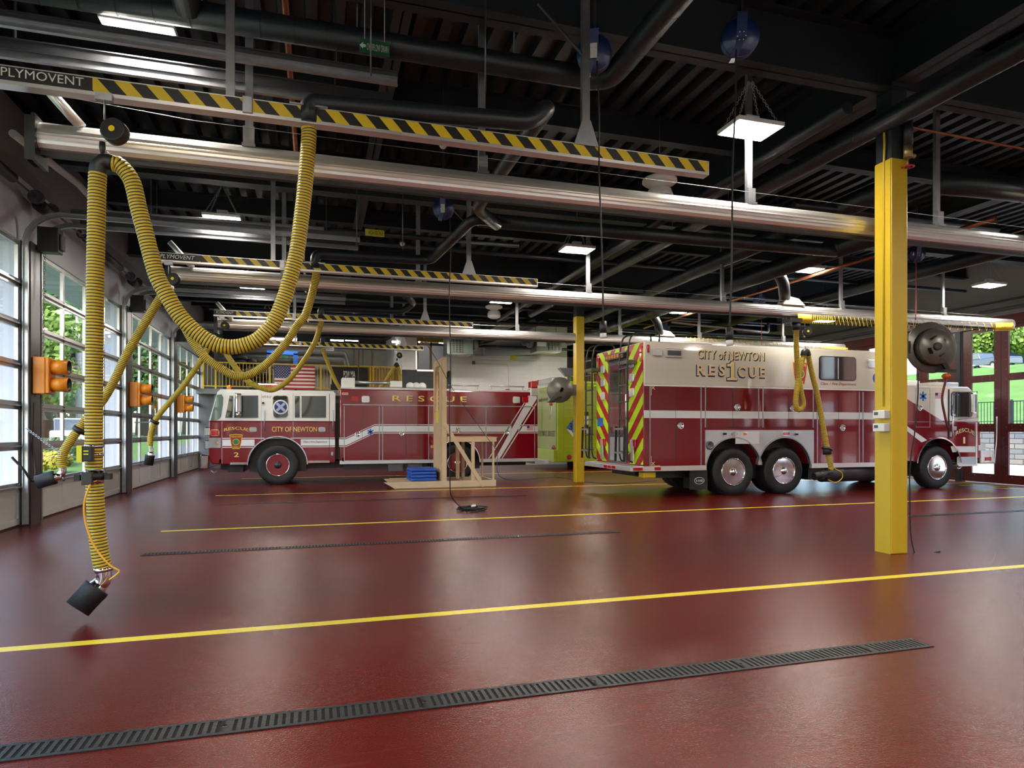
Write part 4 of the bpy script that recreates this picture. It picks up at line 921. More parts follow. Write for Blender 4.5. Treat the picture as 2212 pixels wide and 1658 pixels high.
wheel((wx1, YA + .17, WR), WR, .30, .30, T2, RED, mat('hub_dark', (.02, .02, .02), .3), holes=10, dish=.07)
wheel((wx2, YA + .17, WR), WR, .30, .30, T2, RED, CHROME, holes=10, dish=.16)
wheel((wx1, YB - .17, WR), WR, .30, .30, T2, RED, CHROME, 1); wheel((wx2, YB - .17, WR), WR, .30, .30, T2, RED, CHROME, 1)
archtrim(wx1, .56, .78, YA, T2, a0=.0); archtrim(wx2, .56, .68, YA, T2)
# bumper
b0 = K2(12, 1340); b1 = K2(95, 1250)
MB().box(b0[0], b1[0] - .02, YA - .02, YB + .02, .47, .86).build('front_bumper', CHROME, T2, bev=.03)
MB().tube([(b0[0] + .25, YA + .1, .42), (b0[0] + .32, YA + .1, .36), (b0[0] + .4, YA + .1, .42)], .02, 8).build('tow_eye', STEEL, T2)
for zz in (1.48, 1.12):
    MB().box(-2.86, -2.72, YA + .15, YA + .45, zz - .12, zz + .12).build('headlamp_housing', CHROME, T2, bev=.02)
# windows
def win(pl, f, Y, parent, name='side_window', fr=.0, m=DGLASS):
    p_ = [f(*q) for q in pl]; return flat(p_, Y, .008, name, m, parent)
def frame(x0, x1, y0, y1, f, Y, parent, r=.06, m=None, wd=.02, glass=DGLASS, name='side_window'):
    a = f(x0, y1); b_ = f(x1, y0)
    o = MB().prism(rrect(a[0] - wd, b_[0] + wd, a[1] - wd, b_[1] + wd, r + wd), 'y', Y - .012, Y).build('window_frame', m or BLK, parent)
    MB().prism(rrect(a[0], b_[0], a[1], b_[1], r), 'y', Y - .018, Y - .01).build('glass', glass, o); return o
win([(108, 908), (168, 665), (212, 660), (230, 690), (226, 760), (208, 868), (190, 893), (165, 905)], K2, YA - .004, T2, 'windscreen_side', m=mat('tinted_screen', (.10, .17, .15), .05, coat=1.))
MB().prism([(-2.74, K2(100, 905)[1]), (K2(160, 665)[0] - .03, K2(165, 660)[1]), (K2(160, 665)[0] - .0, K2(165, 660)[1]), (-2.70, K2(100, 905)[1])], 'y', YA + .05, YB - .05).build('windscreen', MATS['tinted_screen'], T2)
win([(247, 880), (288, 672), (322, 672), (316, 880)], K2, YA - .002, T2); win([(330, 880), (336, 672), (558, 672), (558, 880)], K2, YA - .002, T2)
frame(700, 838, 676, 880, K2, YA, T2, .09, CHROME)
mc = K2(769, 780)
o = MB().lathe([(.20, 0), (.20, .004)], (mc[0], YA - .018, mc[1]), (0, -1, 0), 32).build('round_badge', WHT, T2)
MB().lathe([(.165, 0), (.165, .003)], (mc[0], YA - .022, mc[1]), (0, -1, 0), 28).build('badge_field', NAVY, o)
mb = MB()
for k in range(4):
    a = PI / 4 + k * PI / 2; d = Vector((math.cos(a), 0, math.sin(a))); c = Vector((mc[0], YA - .026, mc[1])); mb.bar(c, c + d * .15, .003, .07, Vector((-d.z, 0, d.x)))
mb.lathe([(.055, 0), (.055, .003)], (mc[0], YA - .026, mc[1]), (0, -1, 0), 20)
mb.build('badge_cross', mat('badge_pale', (.35, .42, .62), .4), o)
win([(902, 880), (902, 676), (948, 676), (948, 880)], K2, YA - .002, T2); win([(966, 880), (966, 676), (1195, 676), (1195, 880)], K2, YA - .002, T2)
# seat shapes behind glass are not built; door seams
def seam(f, x, y0, y1, Y, parent, wd=.012, m=BLK, name='door_seam', t_=.004):
    a = f(x, y1); b_ = f(x, y0); return MB().box(a[0] - wd / 2, a[0] + wd / 2, Y - t_, Y, a[1], b_[1]).build(name, m, parent)
for x, y0, y1 in ((216, 915, 1312), (586, 652, 1100), (886, 650, 1085), (1228, 655, 1320)): seam(K2, x, y0, y1, YA, T2, m=STEEL if x in (216, 886, 586) else BLK)
for x, m_ in ((1368, STEEL), (1538, BLK), (1698, STEEL), (1730, STEEL)): seam(K2, x, 772, 1290, YA, T2, .022 if m_ is STEEL else .008, m_, t_=.012 if m_ is STEEL else .004)
for x, m_ in ((335, BLK), (548, STEEL), (1090, STEEL), (1323, BLK), (1548, STEEL)): seam(K3, x, 775, 1275 if x != 1090 else 1270, YA, T2, .022 if m_ is STEEL else .008, m_, t_=.012 if m_ is STEEL else .004)
zm = K3(300, 763)[1]; MB().box(K2(1355, 760)[0], K3(1550, 765)[0], YA - .022, YA, zm - .014, zm + .014).build('drip_moulding', STEEL, T2)
# bands
def band(pl, f, Y, parent, m=GSTRIPE, name='reflective_band'): return flat([f(*q) for q in pl], Y, .003, name, m, parent)
zb0, zb1 = K2(700, 1145)[1], K2(700, 1085)[1]
def hb(xa, xb, z0, z1, Y=YA, parent=T2, m=GSTRIPE, name='reflective_band'): return MB().box(xa, xb, Y - .003, Y, z0, z1).build(name, m, parent)
for z0, z1 in ((zb0, zb1), (zb1 + .025, zb1 + .045), (zb0 - .045, zb0 - .025)):
    hb(K2(220, 0)[0], wx1 - math.sqrt(max(0, .80 ** 2 - (z0 - .56) ** 2)), z0, z1); hb(wx1 + math.sqrt(max(0, .80 ** 2 - (z0 - .56) ** 2)), .55, z0, z1)
    dz = z0 - zb0; h_ = z1 - z0
    up = K3(200, 985)[1] - K2(700, 1115)[1]; xa, xb, xc = K2(1318, 0)[0], K2(1385, 0)[0], K2(1655, 0)[0]
    flat([(xa, z0), (xb, z0), (xc, z0 + up), (K3(1330, 0)[0], z0 + up), (K3(1330, 0)[0], z1 + up), (xc, z1 + up), (xb, z1), (xa, z1)], YA, .003, 'reflective_band', GSTRIPE, T2)
    hb(K3(1395, 0)[0], 6.63, z0 + up, z1 + up)
band([(1175, 1270), (1215, 1270), (1570, 700), (1560, 640), (1510, 660)], K3, YA - .001, T2)
band([(1108, 1270), (1118, 1270), (1500, 672), (1490, 672)], K3, YA, T2); band([(1232, 1270), (1243, 1270), (1565, 755), (1565, 735)], K3, YA, T2)
flat([K2(*q) for q in ((92, 1165), (205, 1165), (205, 1070), (92, 1070))], YA - .001, .004, 'polished_band', CHROME, T2)
# lettering
GD = [GOLD, BLK]
lettering('RESCUE', (K2(235, 1010)[0], YA, K2(235, 1010)[1]), (K2(466, 978)[0], YA, K2(466, 982)[1]), '-y', T2, GD, bold=.006, arc=.05)
lettering('CITY OF NEWTON', (K2(686, 0)[0], YA, K2(686, 1012)[1]), (K2(1110, 0)[0], YA, K2(686, 965)[1]), '-y', T2, GD, bold=.004)
lettering('2', (K2(328, 0)[0], YA, K2(328, 1250)[1]), (K2(375, 0)[0], YA, K2(375, 1206)[1]), '-y', T2, GD, bold=.01)
lettering("HT 9' 3\"", (K2(598, 0)[0], YA, K2(598, 694)[1]), (K2(684, 0)[0], YA, K2(598, 672)[1]), '-y', T2, [BLK])
lettering('Class 1 Fire Department', (K2(975, 0)[0], YA - .004, K2(975, 1122)[1]), (K2(1203, 0)[0], YA - .004, K2(975, 1096)[1]), '-y', T2, [mat('script_red', (.22, .01, .02), .5)], slant=.3)
lettering('R E S C U E', (K3(207, 0)[0], YA, K3(207, 724)[1]), (K3(908, 0)[0], YA, K3(207, 670)[1]), '-y', T2, GD, bold=.012, shadow=(.012, 0, -.012), outline=.02)
shield(K2(287, 0)[0], K2(410, 0)[0], K2(0, 1180)[1], K2(0, 1040)[1], YA - .003, T2, mat('shield_yellow', (.62, .62, .02), .4), mat('shield_red', (.40, .02, .02), .4))
staroflife(K2(1615, 1014), .095, YA - .003, T2)
a, b_ = K3(1475, 998), K3(1535, 955); flagdecal(a[0], b_[0], a[1], b_[1], YA - .004, T2)
# lamps
lamp(K2, 108, 190, 992, 1052, YA, LENSR, T2, 'side_marker_lamp'); lamp(K2, 1432, 1507, 672, 728, YA, LENSR, T2, 'warning_lamp', False); lamp(K2, 1532, 1607, 675, 738, YA, LENSW, T2, 'scene_lamp')
lamp(K2, 1346, 1405, 644, 666, YA, LENSO, T2, 'amber_marker'); lamp(K3, 1340, 1410, 680, 745, YA, LENSW, T2, 'scene_lamp'); lamp(K3, 1428, 1490, 682, 742, YA, LENSR, T2, 'warning_lamp', False)
lamp(K2, 166, 194, 1104, 1132, YA - .004, LENSO, T2, 'amber_marker'); lamp(K2, 192, 208, 1265, 1312, YA, LENSO, T2, 'amber_marker', False); lamp(K2, 590, 620, 728, 756, YA, BLK, T2, 'fuel_port'); lamp(K3, 568, 598, 1135, 1165, YA, LENSO, T2, 'amber_marker')
lamp(K2, 1240, 1268, 1198, 1240, YA, STEEL, T2, 'cable_inlet', False); lamp(K2, 1350, 1364, 1250, 1296, YA, LENSO, T2, 'amber_marker', False)
for x0, x1 in ((476, 543), (1126, 1189)):
    lamp(K2, x0, x1, 970, 1012, YA, STEEL, T2, 'door_handle')
for x, y in ((1495, 1035),): latch(K2, x, y, .075, YA - .003, T2)
for x, y in ((297, 1030), (827, 997), (1288, 1018)): latch(K3, x, y, .072, YA - .003, T2)
def hrail(f, x, y0, y1, Y, parent, m=CHROME):
    a, b_ = f(x, y1), f(x, y0); MB().tube([(a[0], Y, a[1]), (a[0], Y - .06, a[1] + .02), (a[0], Y - .06, b_[1] - .02), (a[0], Y, b_[1])], .016, 10).build('grab_rail', m, parent)
hrail(K2, 618, 812, 1003, YA, T2, STEEL); hrail(K2, 1262, 812, 1000, YA, T2, STEEL)
Km = K((430, 700), 4.3625, YA - .24); a, b_ = Km(345, 868), Km(403, 652)
MB().box(a[0], b_[0], YA - .28, YA - .20, a[1] + .1, b_[1]).build('mirror', CHROME, T2, bev=.03); MB().sphere(((a[0] + b_[0]) / 2, YA - .26, a[1] + .05), .07, 0).build('convex_mirror', CHROME, T2)
a2, b2 = K2(447, 860), K2(490, 692)
MB().tube([(a[0] + .03, YA, b_[1] - .02), (a[0] - .02, YA - .24, b_[1] + .02), (a[0] - .02, YA - .24, a[1] - .02), (a[0] + .03, YA, a[1] - .02)], .01, 8).build('mirror_arm', STEEL, T2)
# roof gear
zr = rt
MB().box(-1.55, -.9, YA + .9, YA + 1.6, zr, zr + .10).build('light_bar_base', STEEL, T2); MB().box(-1.6, -.85, YA + .85, YA + 1.65, zr + .10, zr + .24).build('light_bar', LENSR, T2, bev=.04)
MB().cyl((-2.25, YA + .2, zr), (-2.25, YA + .2, zr + .12), .06, 14).build('amber_beacon', LENSO, T2)
MB().box(.75, 1.12, YA + .3, YA + .9, bz1 + .03, bz1 + .34).build('roof_winch_box', WHT, T2, bev=.02); MB().cyl((1.12, YA + .5, bz1 + .22), (2.4, YA + .5, bz1 + .22), .045, 12).build('mast_tube', STEEL, T2)
MB().box(1.1, 3.2, YA + .4, YA + .46, bz1 + .05, bz1 + .09).build('mast_rail', DSTEEL, T2)
MB().box(2.15, 2.5, YA + .4, YA + .62, bz1 + .09, bz1 + .28).build('mast_head', WHT, T2, bev=.02)
for i in range(3): MB().sphere((2.75 + i * .18, YA + .5, bz1 + .14), .13, 0, 14, 8, (1, .8, .9)).build('flood_lamp', WHT, T2)
for xa, xb in ((K3(745, 0)[0], K3(1035, 0)[0]), (K3(1135, 0)[0], K3(1465, 0)[0])):
    MB().cyl((xa, YA + .15, bz1 + .17), (xb, YA + .15, bz1 + .17), .018, 10).cyl((xa + .05, YA + .15, bz1), (xa + .05, YA + .15, bz1 + .17), .014, 8).cyl((xb - .05, YA + .15, bz1), (xb - .05, YA + .15, bz1 + .17), .014, 8).build('roof_grab_rail', STEEL, T2)
MB().box(K3(1298, 0)[0], K3(1330, 0)[0], YA + .2, YA + .3, bz1 + .03, bz1 + .09).build('roof_marker', LENSR, T2)
a = K3(1545, 0)[0]
MB().box(a - .13, a + .13, YA - .03, YA + .3, bz1 - .12, bz1 + .12).build('corner_lamp_bracket', ALU, T2, bev=.02); MB().box(a - .11, a + .11, YA - .02, YA + .28, bz1 + .12, bz1 + .34).build('corner_lamp', LENSR, T2, bev=.03)
MB().box(6.64, 7.1, YA + .3, YB - .3, .46, .56).build('rear_step', TREAD, T2)
# ------------------------------------------------------------------ cream and red heavy rescue facing right
YC, YD = 13.05, 15.6
K4 = K((1140, 680), 4.145, YC); K5 = K((1480, 680), 4.145, YC); K6 = K((1812, 680), 4.145, YC)
T1 = thing('rescue_truck', 'large cream over red rescue truck facing right, number 1 lettering, chevron striped rear', 'fire truck', (11, 14.3, 0))
zs1 = 2.50; zt1 = 3.50; xe = 14.25; xr = 7.0; W1, W2, W3 = 9.33, 10.74, 15.50; RR = .545
zs1 = (K4(1200, 620)[1] + K5(1600, 683)[1]) / 2
MB().prism(side_poly(xr, xe, .70, zs1, [(W1, .58, .76), (W2, .58, .76)]), 'y', YC, YD).build('lower_body', RED, T1, bev=.012)
MB().box(xr, xe, YC, YD, zs1, zt1).build('upper_body', CREAM, T1, bev=.03)
MB().box(xr, xe, YC - .012, YC, zs1 - .015, zs1 + .015).build('body_moulding', ALU, T1)
dz1 = K5(600, 1030)[1]; dx0, dx1 = K5(178, 0)[0], K5(1150, 0)[0]
MB().prism(side_poly(dx0, dx1, .70, dz1, [(W1, .58, .76), (W2, .58, .76)]), 'y', YC - .012, YC).build('wheel_well_panel', TREAD, T1)
MB().box(W1 - .75, W2 + .75, YC + .36, YD - .36, .35, 1.32).build('wheel_well', BLK, T1); MB().box(W3 - .7, W3 + .7, YC + .36, YD - .36, .35, 1.3).build('wheel_well', BLK, T1)
for wx in (W1, W2):
    archtrim(wx, .58, .765, YC, T1, STEEL, .16 if True else 0)
    wheel((wx, YC + .16, RR), RR, .30, .31, T1, CHROME, CHROME, holes=8, dish=.17); wheel((wx, YD - .16, RR), RR, .30, .31, T1, CHROME, CHROME, 1)
    wheel((wx, YC + .50, RR), RR, .28, .31, T1, DSTEEL, DSTEEL); wheel((wx, YD - .5, RR), RR, .28, .31, T1, DSTEEL, DSTEEL, 1)
wheel((W3, YC + .18, RR), RR, .34, .31, T1, CHROME, CHROME, holes=10, dish=.06); wheel((W3, YD - .18, RR), RR, .34, .31, T1, CHROME, CHROME, 1)
for x0, x1 in ((xr, W1 - .75), (W2 + .76, xe)): MB().box(x0, x1, YC - .03, YC + .05, .60, .71).build('rub_rail', ALU, T1)
MB().box(6.67, 7.0, YC - .02, YD + .02, .60, .70).build('tail_step', ALU, T1, bev=.008); MB().box(6.69, 7.0, YC, YD, .70, .715).build('tail_step_tread', TREAD, T1)
MB().box(7.2, 16.6, YC + .8, YD - .8, .45, .75).box(7.3, 8.3, YC + .3, YD - .3, .42, .66).box(11.6, 12.1, YC + .2, YD - .3, .3, .66).build('chassis', BLK, T1)
MB().cyl((12.2, YC + .45, .48), (13.9, YC + .45, .48), .27, 24).build('fuel_tank', DSTEEL, T1)
MB().box(W1 - .88, W1 - .80, YC + .05, YC + .75, .14, .62).build('mud_flap_backing', BLK, T1)
a, b_ = K5(62, 1530), K5(205, 1400)
fl = MB().box(a[0] - .05, b_[0], YC + .02, YC + .035, .16, .60).build('mud_flap', BLK, T1)
c = ((K5(80, 0)[0] + K5(180, 0)[0]) / 2, YC + .015, .36)
MB().tube([(c[0] + .125 * math.cos(t_), c[1], c[2] + .075 * math.sin(t_)) for t_ in [2 * PI * i / 28 for i in range(28)]], .006, 6, closed=True).build('oval_emblem', WHT, fl); lettering('E-ONE', (c[0] - .085, c[1] + .003, c[2] - .025), (c[0] + .085, c[1] + .003, c[2] + .025), '-y', fl, [WHT], bold=.02)
def seam1(f, x, y0, y1, wd, m_, t_): seam(f, x, y0, y1, YC, T1, wd, m_, t_=t_)
for x in (1093,): seam1(K4, x, 640, 1355, .02, STEEL, .014)
seam1(K4, 1325, 640, 1355, .008, BLK, .004); seam1(K4, 1550, 640, 1355, .02, STEEL, .014)
for x in (180, 695): seam1(K5, x, 640, 1005, .024, STEEL, .014)
for x in (425, 925): seam1(K5, x, 645, 1005, .008, BLK, .004)
for x in (657, 1145): seam1(K5, x, 650, 1008, .018, STEEL, .012)
seam1(K5, 1182, 690, 1338, .024, STEEL, .014); seam1(K5, 1373, 688, 1338, .008, BLK, .004); seam1(K5, 1557, 688, 1338, .018, STEEL, .012); seam1(K5, 1590, 690, 1338, .024, STEEL, .014)
z_ = K5(600, 1006)[1]; MB().box(dx0 + .02, dx1 - .02, YC - .004, YC, z_ - .006, z_ + .006).build('door_seam', BLK, T1)
MB().box(dx0 + .8, dx0 + 1.45, YC - .016, YC - .012, dz1 - .32, dz1 - .03).build('access_hatch', ALU, T1)
zc1 = (K4(1200, 880)[1] + K5(1500, 910)[1]) / 2
hb(xr + .0, xe, zc1 - .085, zc1 + .085, YC, T1)
latch(K4, 1367, 990, .085, YC - .003, T1)
for x, y in ((465, 825), (962, 835), (1407, 1010)): latch(K5, x, y, .085, YC - .003, T1)
lamp(K4, 1062, 1088, 268, 340, YC, LENSR, T1, 'corner_marker_lamp'); lamp(K4, 1110, 1203, 300, 368, YC, LENSW, T1, 'warning_lamp'); lamp(K4, 1224, 1384, 304, 382, YC, LENSW, T1, 'scene_lamp')
a, b_ = K4(1245, 362), K4(1365, 322); MB().box(a[0], b_[0], YC - .04, YC - .035, a[1], b_[1]).build('scene_lamp_element', DSTEEL, T1)
lamp(K6, 252, 345, 402, 466, YC, LENSW, T1, 'scene_lamp')
lamp(K5, 870, 928, 1045, 1080, YC - .012, LENSR, T1, 'red_marker'); lamp(K5, 512, 548, 1050, 1082, YC - .012, LENSO, T1, 'amber_marker'); lamp(K5, 330, 365, 1056, 1072, YC - .012, DSTEEL, T1, 'vent_slot', False); lamp(K5, 975, 1005, 1060, 1076, YC - .012, DSTEEL, T1, 'vent_slot', False)
c = K5(437, 1064); MB().tube([(c[0] + .085 * math.cos(t_), YC - .018, c[1] + .035 * math.sin(t_)) for t_ in [2 * PI * i / 24 for i in range(24)]], .006, 6, closed=True).build('maker_oval', STEEL, T1)
c = K5(217, 1167); MB().lathe([(.10, 0), (.10, .02), (.08, .03), (.06, .01), (.005, .01)], (c[0], YC - .012, c[1]), (0, -1, 0), 24).build('fuel_cap', DSTEEL, T1)
BG = [mat('letter_cream', (.88, .70, .34), .35), BLK]
lettering('CITY of NEWTON', (K5(110, 0)[0], YC, K5(400, 398)[1]), (K5(706, 0)[0], YC, K5(400, 322)[1]), '-y', T1, BG, bold=.005, shadow=(.018, 0, -.016), outline=.03)
BN = [BG[0], mat('letter_navy', (.01, .015, .14), .4)]
def slab(txt, x0, x1, y0, y1, bold=.025):
    a = K5(x0, y1); b_ = K5(x1, y0); o = lettering(txt, (a[0], YC, a[1]), (b_[0], YC, b_[1]), '-y', T1, BN, bold=bold, shadow=(-.016, 0, -.02), outline=.035); return o
slab('R E S', 106, 356, 447, 540); slab('C U E', 474, 714, 464, 556); 
a, b_ = K5(374, 583), K5(466, 417)
def one(g, d): return [(a[0] + (b_[0] - a[0]) * x + g[0], a[1] + (b_[1] - a[1]) * z + g[1]) for x, z in ((0, 0), (1, 0), (1, .10), (.72, .14), (.72, 1), (.45, 1), (.28, .87), (.02, .84), (.02, .72), (.36, .72), (.36, .14), (0, .10))]
o_ = MB().prism(one((-.02, -.03), 0), 'y', YC - .003, YC).prism(one((-.02, .015), 0), 'y', YC - .003, YC).prism(one((.015, -.015), 0), 'y', YC - .003, YC).build('numeral_shadow', BN[1], T1)
MB().prism(one((0, 0), 0), 'y', YC - .007, YC - .003).build('numeral', BN[0], T1)
def serifs(chars):
    mb = MB()
    for (x, y) in chars:
        a = K5(x - 16, y + 4); b_ = K5(x + 16, y - 4); mb.box(a[0], b_[0], YC - .006, YC, a[1], b_[1])
    mb.build('letter_serifs', BN[0], T1)
serifs([(120, 449), (120, 536), (172, 536), (212, 449), (212, 536), (570, 466), (622, 466), (660, 466), (660, 554)])
shield(K5(958, 0)[0], K5(1098, 0)[0], K5(0, 608)[1], K5(0, 380)[1], YC - .003, T1, GOLD, mat('shield_pinkred', (.42, .05, .06), .4), 'NEWTON', 'FIRE')
w_ = frame(1203, 1522, 385, 575, K5, YC, T1, .06, BLK)
a, b_ = K5(1362, 575), K5(1368, 385); MB().box(a[0], b_[0], YC - .022, YC - .018, a[1], b_[1]).build('window_divider', ALU, w_)
lettering('Class 1 Fire Department', (K5(1207, 0)[0], YC, K5(1207, 632)[1]), (K5(1527, 0)[0], YC, K5(1207, 600)[1]), '-y', T1, [MATS['script_red']], slant=.3, bold=.01)
c = K6(340, 565); MB().lathe([(.13, 0), (.13, .003)], (c[0], YC, c[1]), (0, -1, 0), 28).build('round_badge', SBLU, T1)
for (x, y, sx, sy) in ((1105, 630, 1, 1), (1105, 1350, 1, -1)):
    a = K4(x, y); MB().box(a[0], a[0] + .22 * sx, YC - .003, YC, a[1] - .004, a[1] + .004).box(a[0], a[0] + .008, YC - .003, YC, min(a[1], a[1] - .22 * sy), max(a[1], a[1] - .22 * sy)).bar((a[0] + .02, YC - .002, a[1] - .02 * sy), (a[0] + .09, YC - .002, a[1] - .09 * sy), .003, .012, (0, 0, 1)).bar((a[0] + .02, YC - .002, a[1] - .08 * sy), (a[0] + .08, YC - .002, a[1] - .02 * sy), .003, .012, (0, 0, 1)).build('corner_scroll', BG[0], T1)
# rear face
def Rr(x, y): r = aX(1140 + x / 4.145, 680 + y / 4.145, xr); return r[1], r[2]
def chevron(y0, y1, z0, z1, sgn, parent, per=.50):
    """panel at x=xr between y0,y1 with slanted lime bars clipped to it; sgn: direction of slope"""
    MB().box(xr - .004, xr, y0, y1, z0, z1).build('chevron_red_panel', mat('chevron_red', (.40, .01, .02), .3), parent)
    m = MB(); s = .95
    k = -12
    while k < 22:
        b0 = z0 + k * per; bot = lambda yy: b0 + sgn * s * (yy - (y0 + y1) / 2); top = lambda yy: bot(yy) + per / 2
        pl = []
        n_ = 12; ys = [y0 + (y1 - y0) * i / n_ for i in range(n_ + 1)]
        for i in range(n_):
            ya, yb = ys[i], ys[i + 1]
            q = [(ya, max(z0, min(z1, bot(ya)))), (yb, max(z0, min(z1, bot(yb)))), (yb, max(z0, min(z1, top(yb)))), (ya, max(z0, min(z1, top(ya))))]
            if q[2][1] - q[1][1] > .001 or q[3][1] - q[0][1] > .001: m.add([(xr - .006, a, c) for a, c in q], [(0, 1, 2, 3)])
        k += 1
    m.build('chevron_lime_bars', mat('chevron_lime', (.52, .78, .01), .3), parent)
yn0, yn1 = YC + .02, Rr(893, 0)[0]; yf0, yf1 = Rr(722, 0)[0], YD - .02
chevron(yn0, yn1, .74, zt1 - .03, -1, T1); chevron(yf0, yf1, .74, zt1 - .03, 1, T1)
chevron(yn1, yf0, 3.30, zt1 - .03, -1, T1)
MB().box(xr - .008, xr, yn1 + .02, yf0 - .02, .74, 3.22).build('rear_door', mat('rear_door_grey', (.12, .11, .12), .25, .3), T1)
MB().box(xr - .014, xr - .008, yn1 + .12, yf0 - .12, .78, 1.35).build('door_tread_panel', TREAD, T1); MB().box(xr - .014, xr - .008, yn1 + .12, yf0 - .12, 1.45, 3.1).build('door_red_panel', mat('rear_door_red', (.13, .03, .035), .12, coat=1.), T1)
MB().prism(rrect(yn1 + .22, yf0 - .22, 2.15, 2.95, .1), 'x', xr - .02, xr - .014).build('rear_door_window', DGLASS, T1)
MB().box(xr - .10, xr, yn1 + .02, yf0 - .02, 3.22, 3.36).build('traffic_advisor', BLK, T1); 
for i in range(6): MB().box(xr - .11, xr - .10, yn1 + .1 + i * .15, yn1 + .2 + i * .15, 3.25, 3.33).build('advisor_lamp', LENSO, T1)
for (yy, zz) in ((yn0 + .52, 3.05), (yn0 + .52, 2.72), (yn0 + .52, 2.38), (yf1 - .42, 3.05), (yf1 - .42, 2.72), (yf1 - .42, 2.38)):
    MB().prism(rrect(yy - .11, yy + .11, zz - .10, zz + .10, .04), 'x', xr - .04, xr - .004).build('rear_warning_lamp', LENSW, T1, bev=.01)
for yy in (yn0 + .08, yf1 - .14): MB().box(xr - .03, xr, yy - .05, yy + .05, 3.05, 3.38).build('rear_red_lamp', LENSR, T1, bev=.01)
MB().cyl((xr - .07, yn1 - .06, 1.6), (xr - .07, yn1 - .06, 2.35), .016, 8).build('rear_grab_rail', ALU, T1)
MB().box(xr - .02, xr - .004, yf0 + .30, yf0 + .62, 1.62, 1.82).build('blue_placard', SBLU, T1)
for yy in (yn0 + .42, yf1 - .45):
    MB().box(xr - .06, xr, yy - .14, yy + .14, 1.12, 1.30).build('tail_lamp', LENSR, T1, bev=.02); MB().bar((xr - .05, yy + .05, 1.3), (xr - .08, yy - .05, .8), .12, .03, (1, 0, 0)).build('folding_step', ALU, T1)
for i in range(3): MB().box(6.655, 6.67, YC + .75 + i * .22, YC + .92 + i * .22, .62, .68).build('red_step_lamp', LENSR, T1)
a, b_ = K4(965, 0)[0], K4(1025, 0)[0]; MB().box(6.72, 6.95, YC - .045, YC - .02, .62, .69).box(7.25, 7.4, YC - .045, YC - .03, .62, .69).build('side_red_marker', LENSR, T1)
MB().box(7.05, 7.36, 13.15, 13.4, .44, .57).build('hitch_block', YEL, T1, bev=.02)
# ladders on the rear
def rear_ladder(yc, lab):
    t = thing('access_ladder', lab, 'ladder', (6.78, yc, .75)); X = 6.78; hw = .20
    for s in (-1, 1):
        pts = catmull([(X + .1, yc + s * hw, .78), (X - .02, yc + s * hw, .95), (X - .02, yc + s * hw, 2.0), (X - .02, yc + s * hw, 3.1), (X + .02, yc + s * hw, 3.5), (X + .12, yc + s * hw, 3.68), (X + .35, yc + s * hw, 3.74), (X + .75, yc + s * hw, 3.74), (X + .78, yc + s * hw, 3.53)], 5)
        MB().tube(pts, .02, 10).build('side_rail', BLK, t)
    for i in range(7): z = 1.02 + i * .38; MB().box(X - .05, X + .02, yc - hw, yc + hw, z - .014, z + .014).build('rung', DSTEEL, t)
    for s in (-1, 1): MB().bar((X - .12, yc + s * (hw + .02), .80), (X - .10, yc + s * (hw + .02), 1.6), .025, .05).build('lower_section_rail', BLK, t)
    for z in (1.0, 1.54): MB().box(X - .16, X - .08, yc - hw, yc + hw, z - .02, z + .02).build('lower_rung', STEEL, t)
    MB().box(X - .03, X + .20, yc - hw - .02, yc + hw + .08, 3.02, 3.10).build('mount_plate', REELG, t)
    return t
rear_ladder(yn1 - .28, 'black access ladder on the near side of the chevron striped truck rear'); rear_ladder(yf1 - .05, 'black access ladder on the far side of the chevron striped truck rear')
# cab of the cream truck
zr1 = 2.66; cx0, cx1 = xe, 16.72
MB().box(cx0, cx0 + .9, YC + .02, YD - .02, .75, zr1).build('mid_body', CREAM, T1, bev=.02) if False else None
zd = (K6(1100, 955)[1])
lowp = [(cx0, zd), (16.95, zd), (17.0, .78), (W3 + .74, .72)] + arcpts(W3, .58, .74, 0.19, PI - .19) + [(cx0, .72)]
MB().prism(lowp, 'y', YC, YD).build('cab_lower_body', RED, T1, bev=.02)
MB().prism([(cx0, zd), (16.93, zd), (16.72, zr1 - .12), (16.55, zr1), (cx0, zr1)], 'y', YC, YD).build('cab_upper_body', CREAM, T1, bev=.03)
ax_, az_ = K6(520, 700); 
p1 = K6(632, 765); p2 = K6(935, 955)
sl = (p2[1] - p1[1]) / (p2[0] - p1[0])
flat([(cx0, zd), (cx0, p1[1] + sl * (cx0 - p1[0])), (p2[0], zd)], YC, .004, 'diagonal_red_field', RED, T1)
q1, q2 = K6(632, 1010), K6(632, 1055); flat([(cx0, q1[1] + (q1[0] - cx0) * .62), (q1[0], q1[1]), K6(790, 1120), K6(740, 1140), (q2[0], q2[1]), (cx0, q2[1] + (q2[0] - cx0) * .62)], YC, .004, 'reflective_band', GSTRIPE, T1)
band([(1000, 1175), (1222, 1175), (1222, 1228), (1016, 1228)], K6, YC - .002, T1); hb(16.9, 16.99, K6(0, 1228)[1], K6(0, 1175)[1], YC - .001, T1)
archtrim(W3, .58, .74, YC - .03, T1, CHROME, .12, .035, .14)
frame(1008, 1190, 695, 908, K6, YC, T1, .07, mat('window_rubber', (.10, .11, .13), .5))
a, b_ = K6(1048, 908), K6(1058, 695); MB().box(a[0], b_[0], YC - .026, YC - .02, a[1], b_[1]).build('window_divider', MATS['window_rubber'], T1)
Km = K((1812, 680), 4.145, YC - .26); a, b_ = Km(1190, 880), Km(1230, 700); MB().box(a[0] - .02, b_[0], YC - .30, YC - .22, a[1], b_[1]).build('mirror', CHROME, T1, bev=.03)
MB().tube([(a[0] - .1, YC, b_[1] + .03), (b_[0] + .03, YC - .26, b_[1] + .05), (b_[0] + .03, YC - .26, a[1] - .12), (a[0] - .15, YC, a[1] - .15)], .012, 8).build('mirror_arm', STEEL, T1)
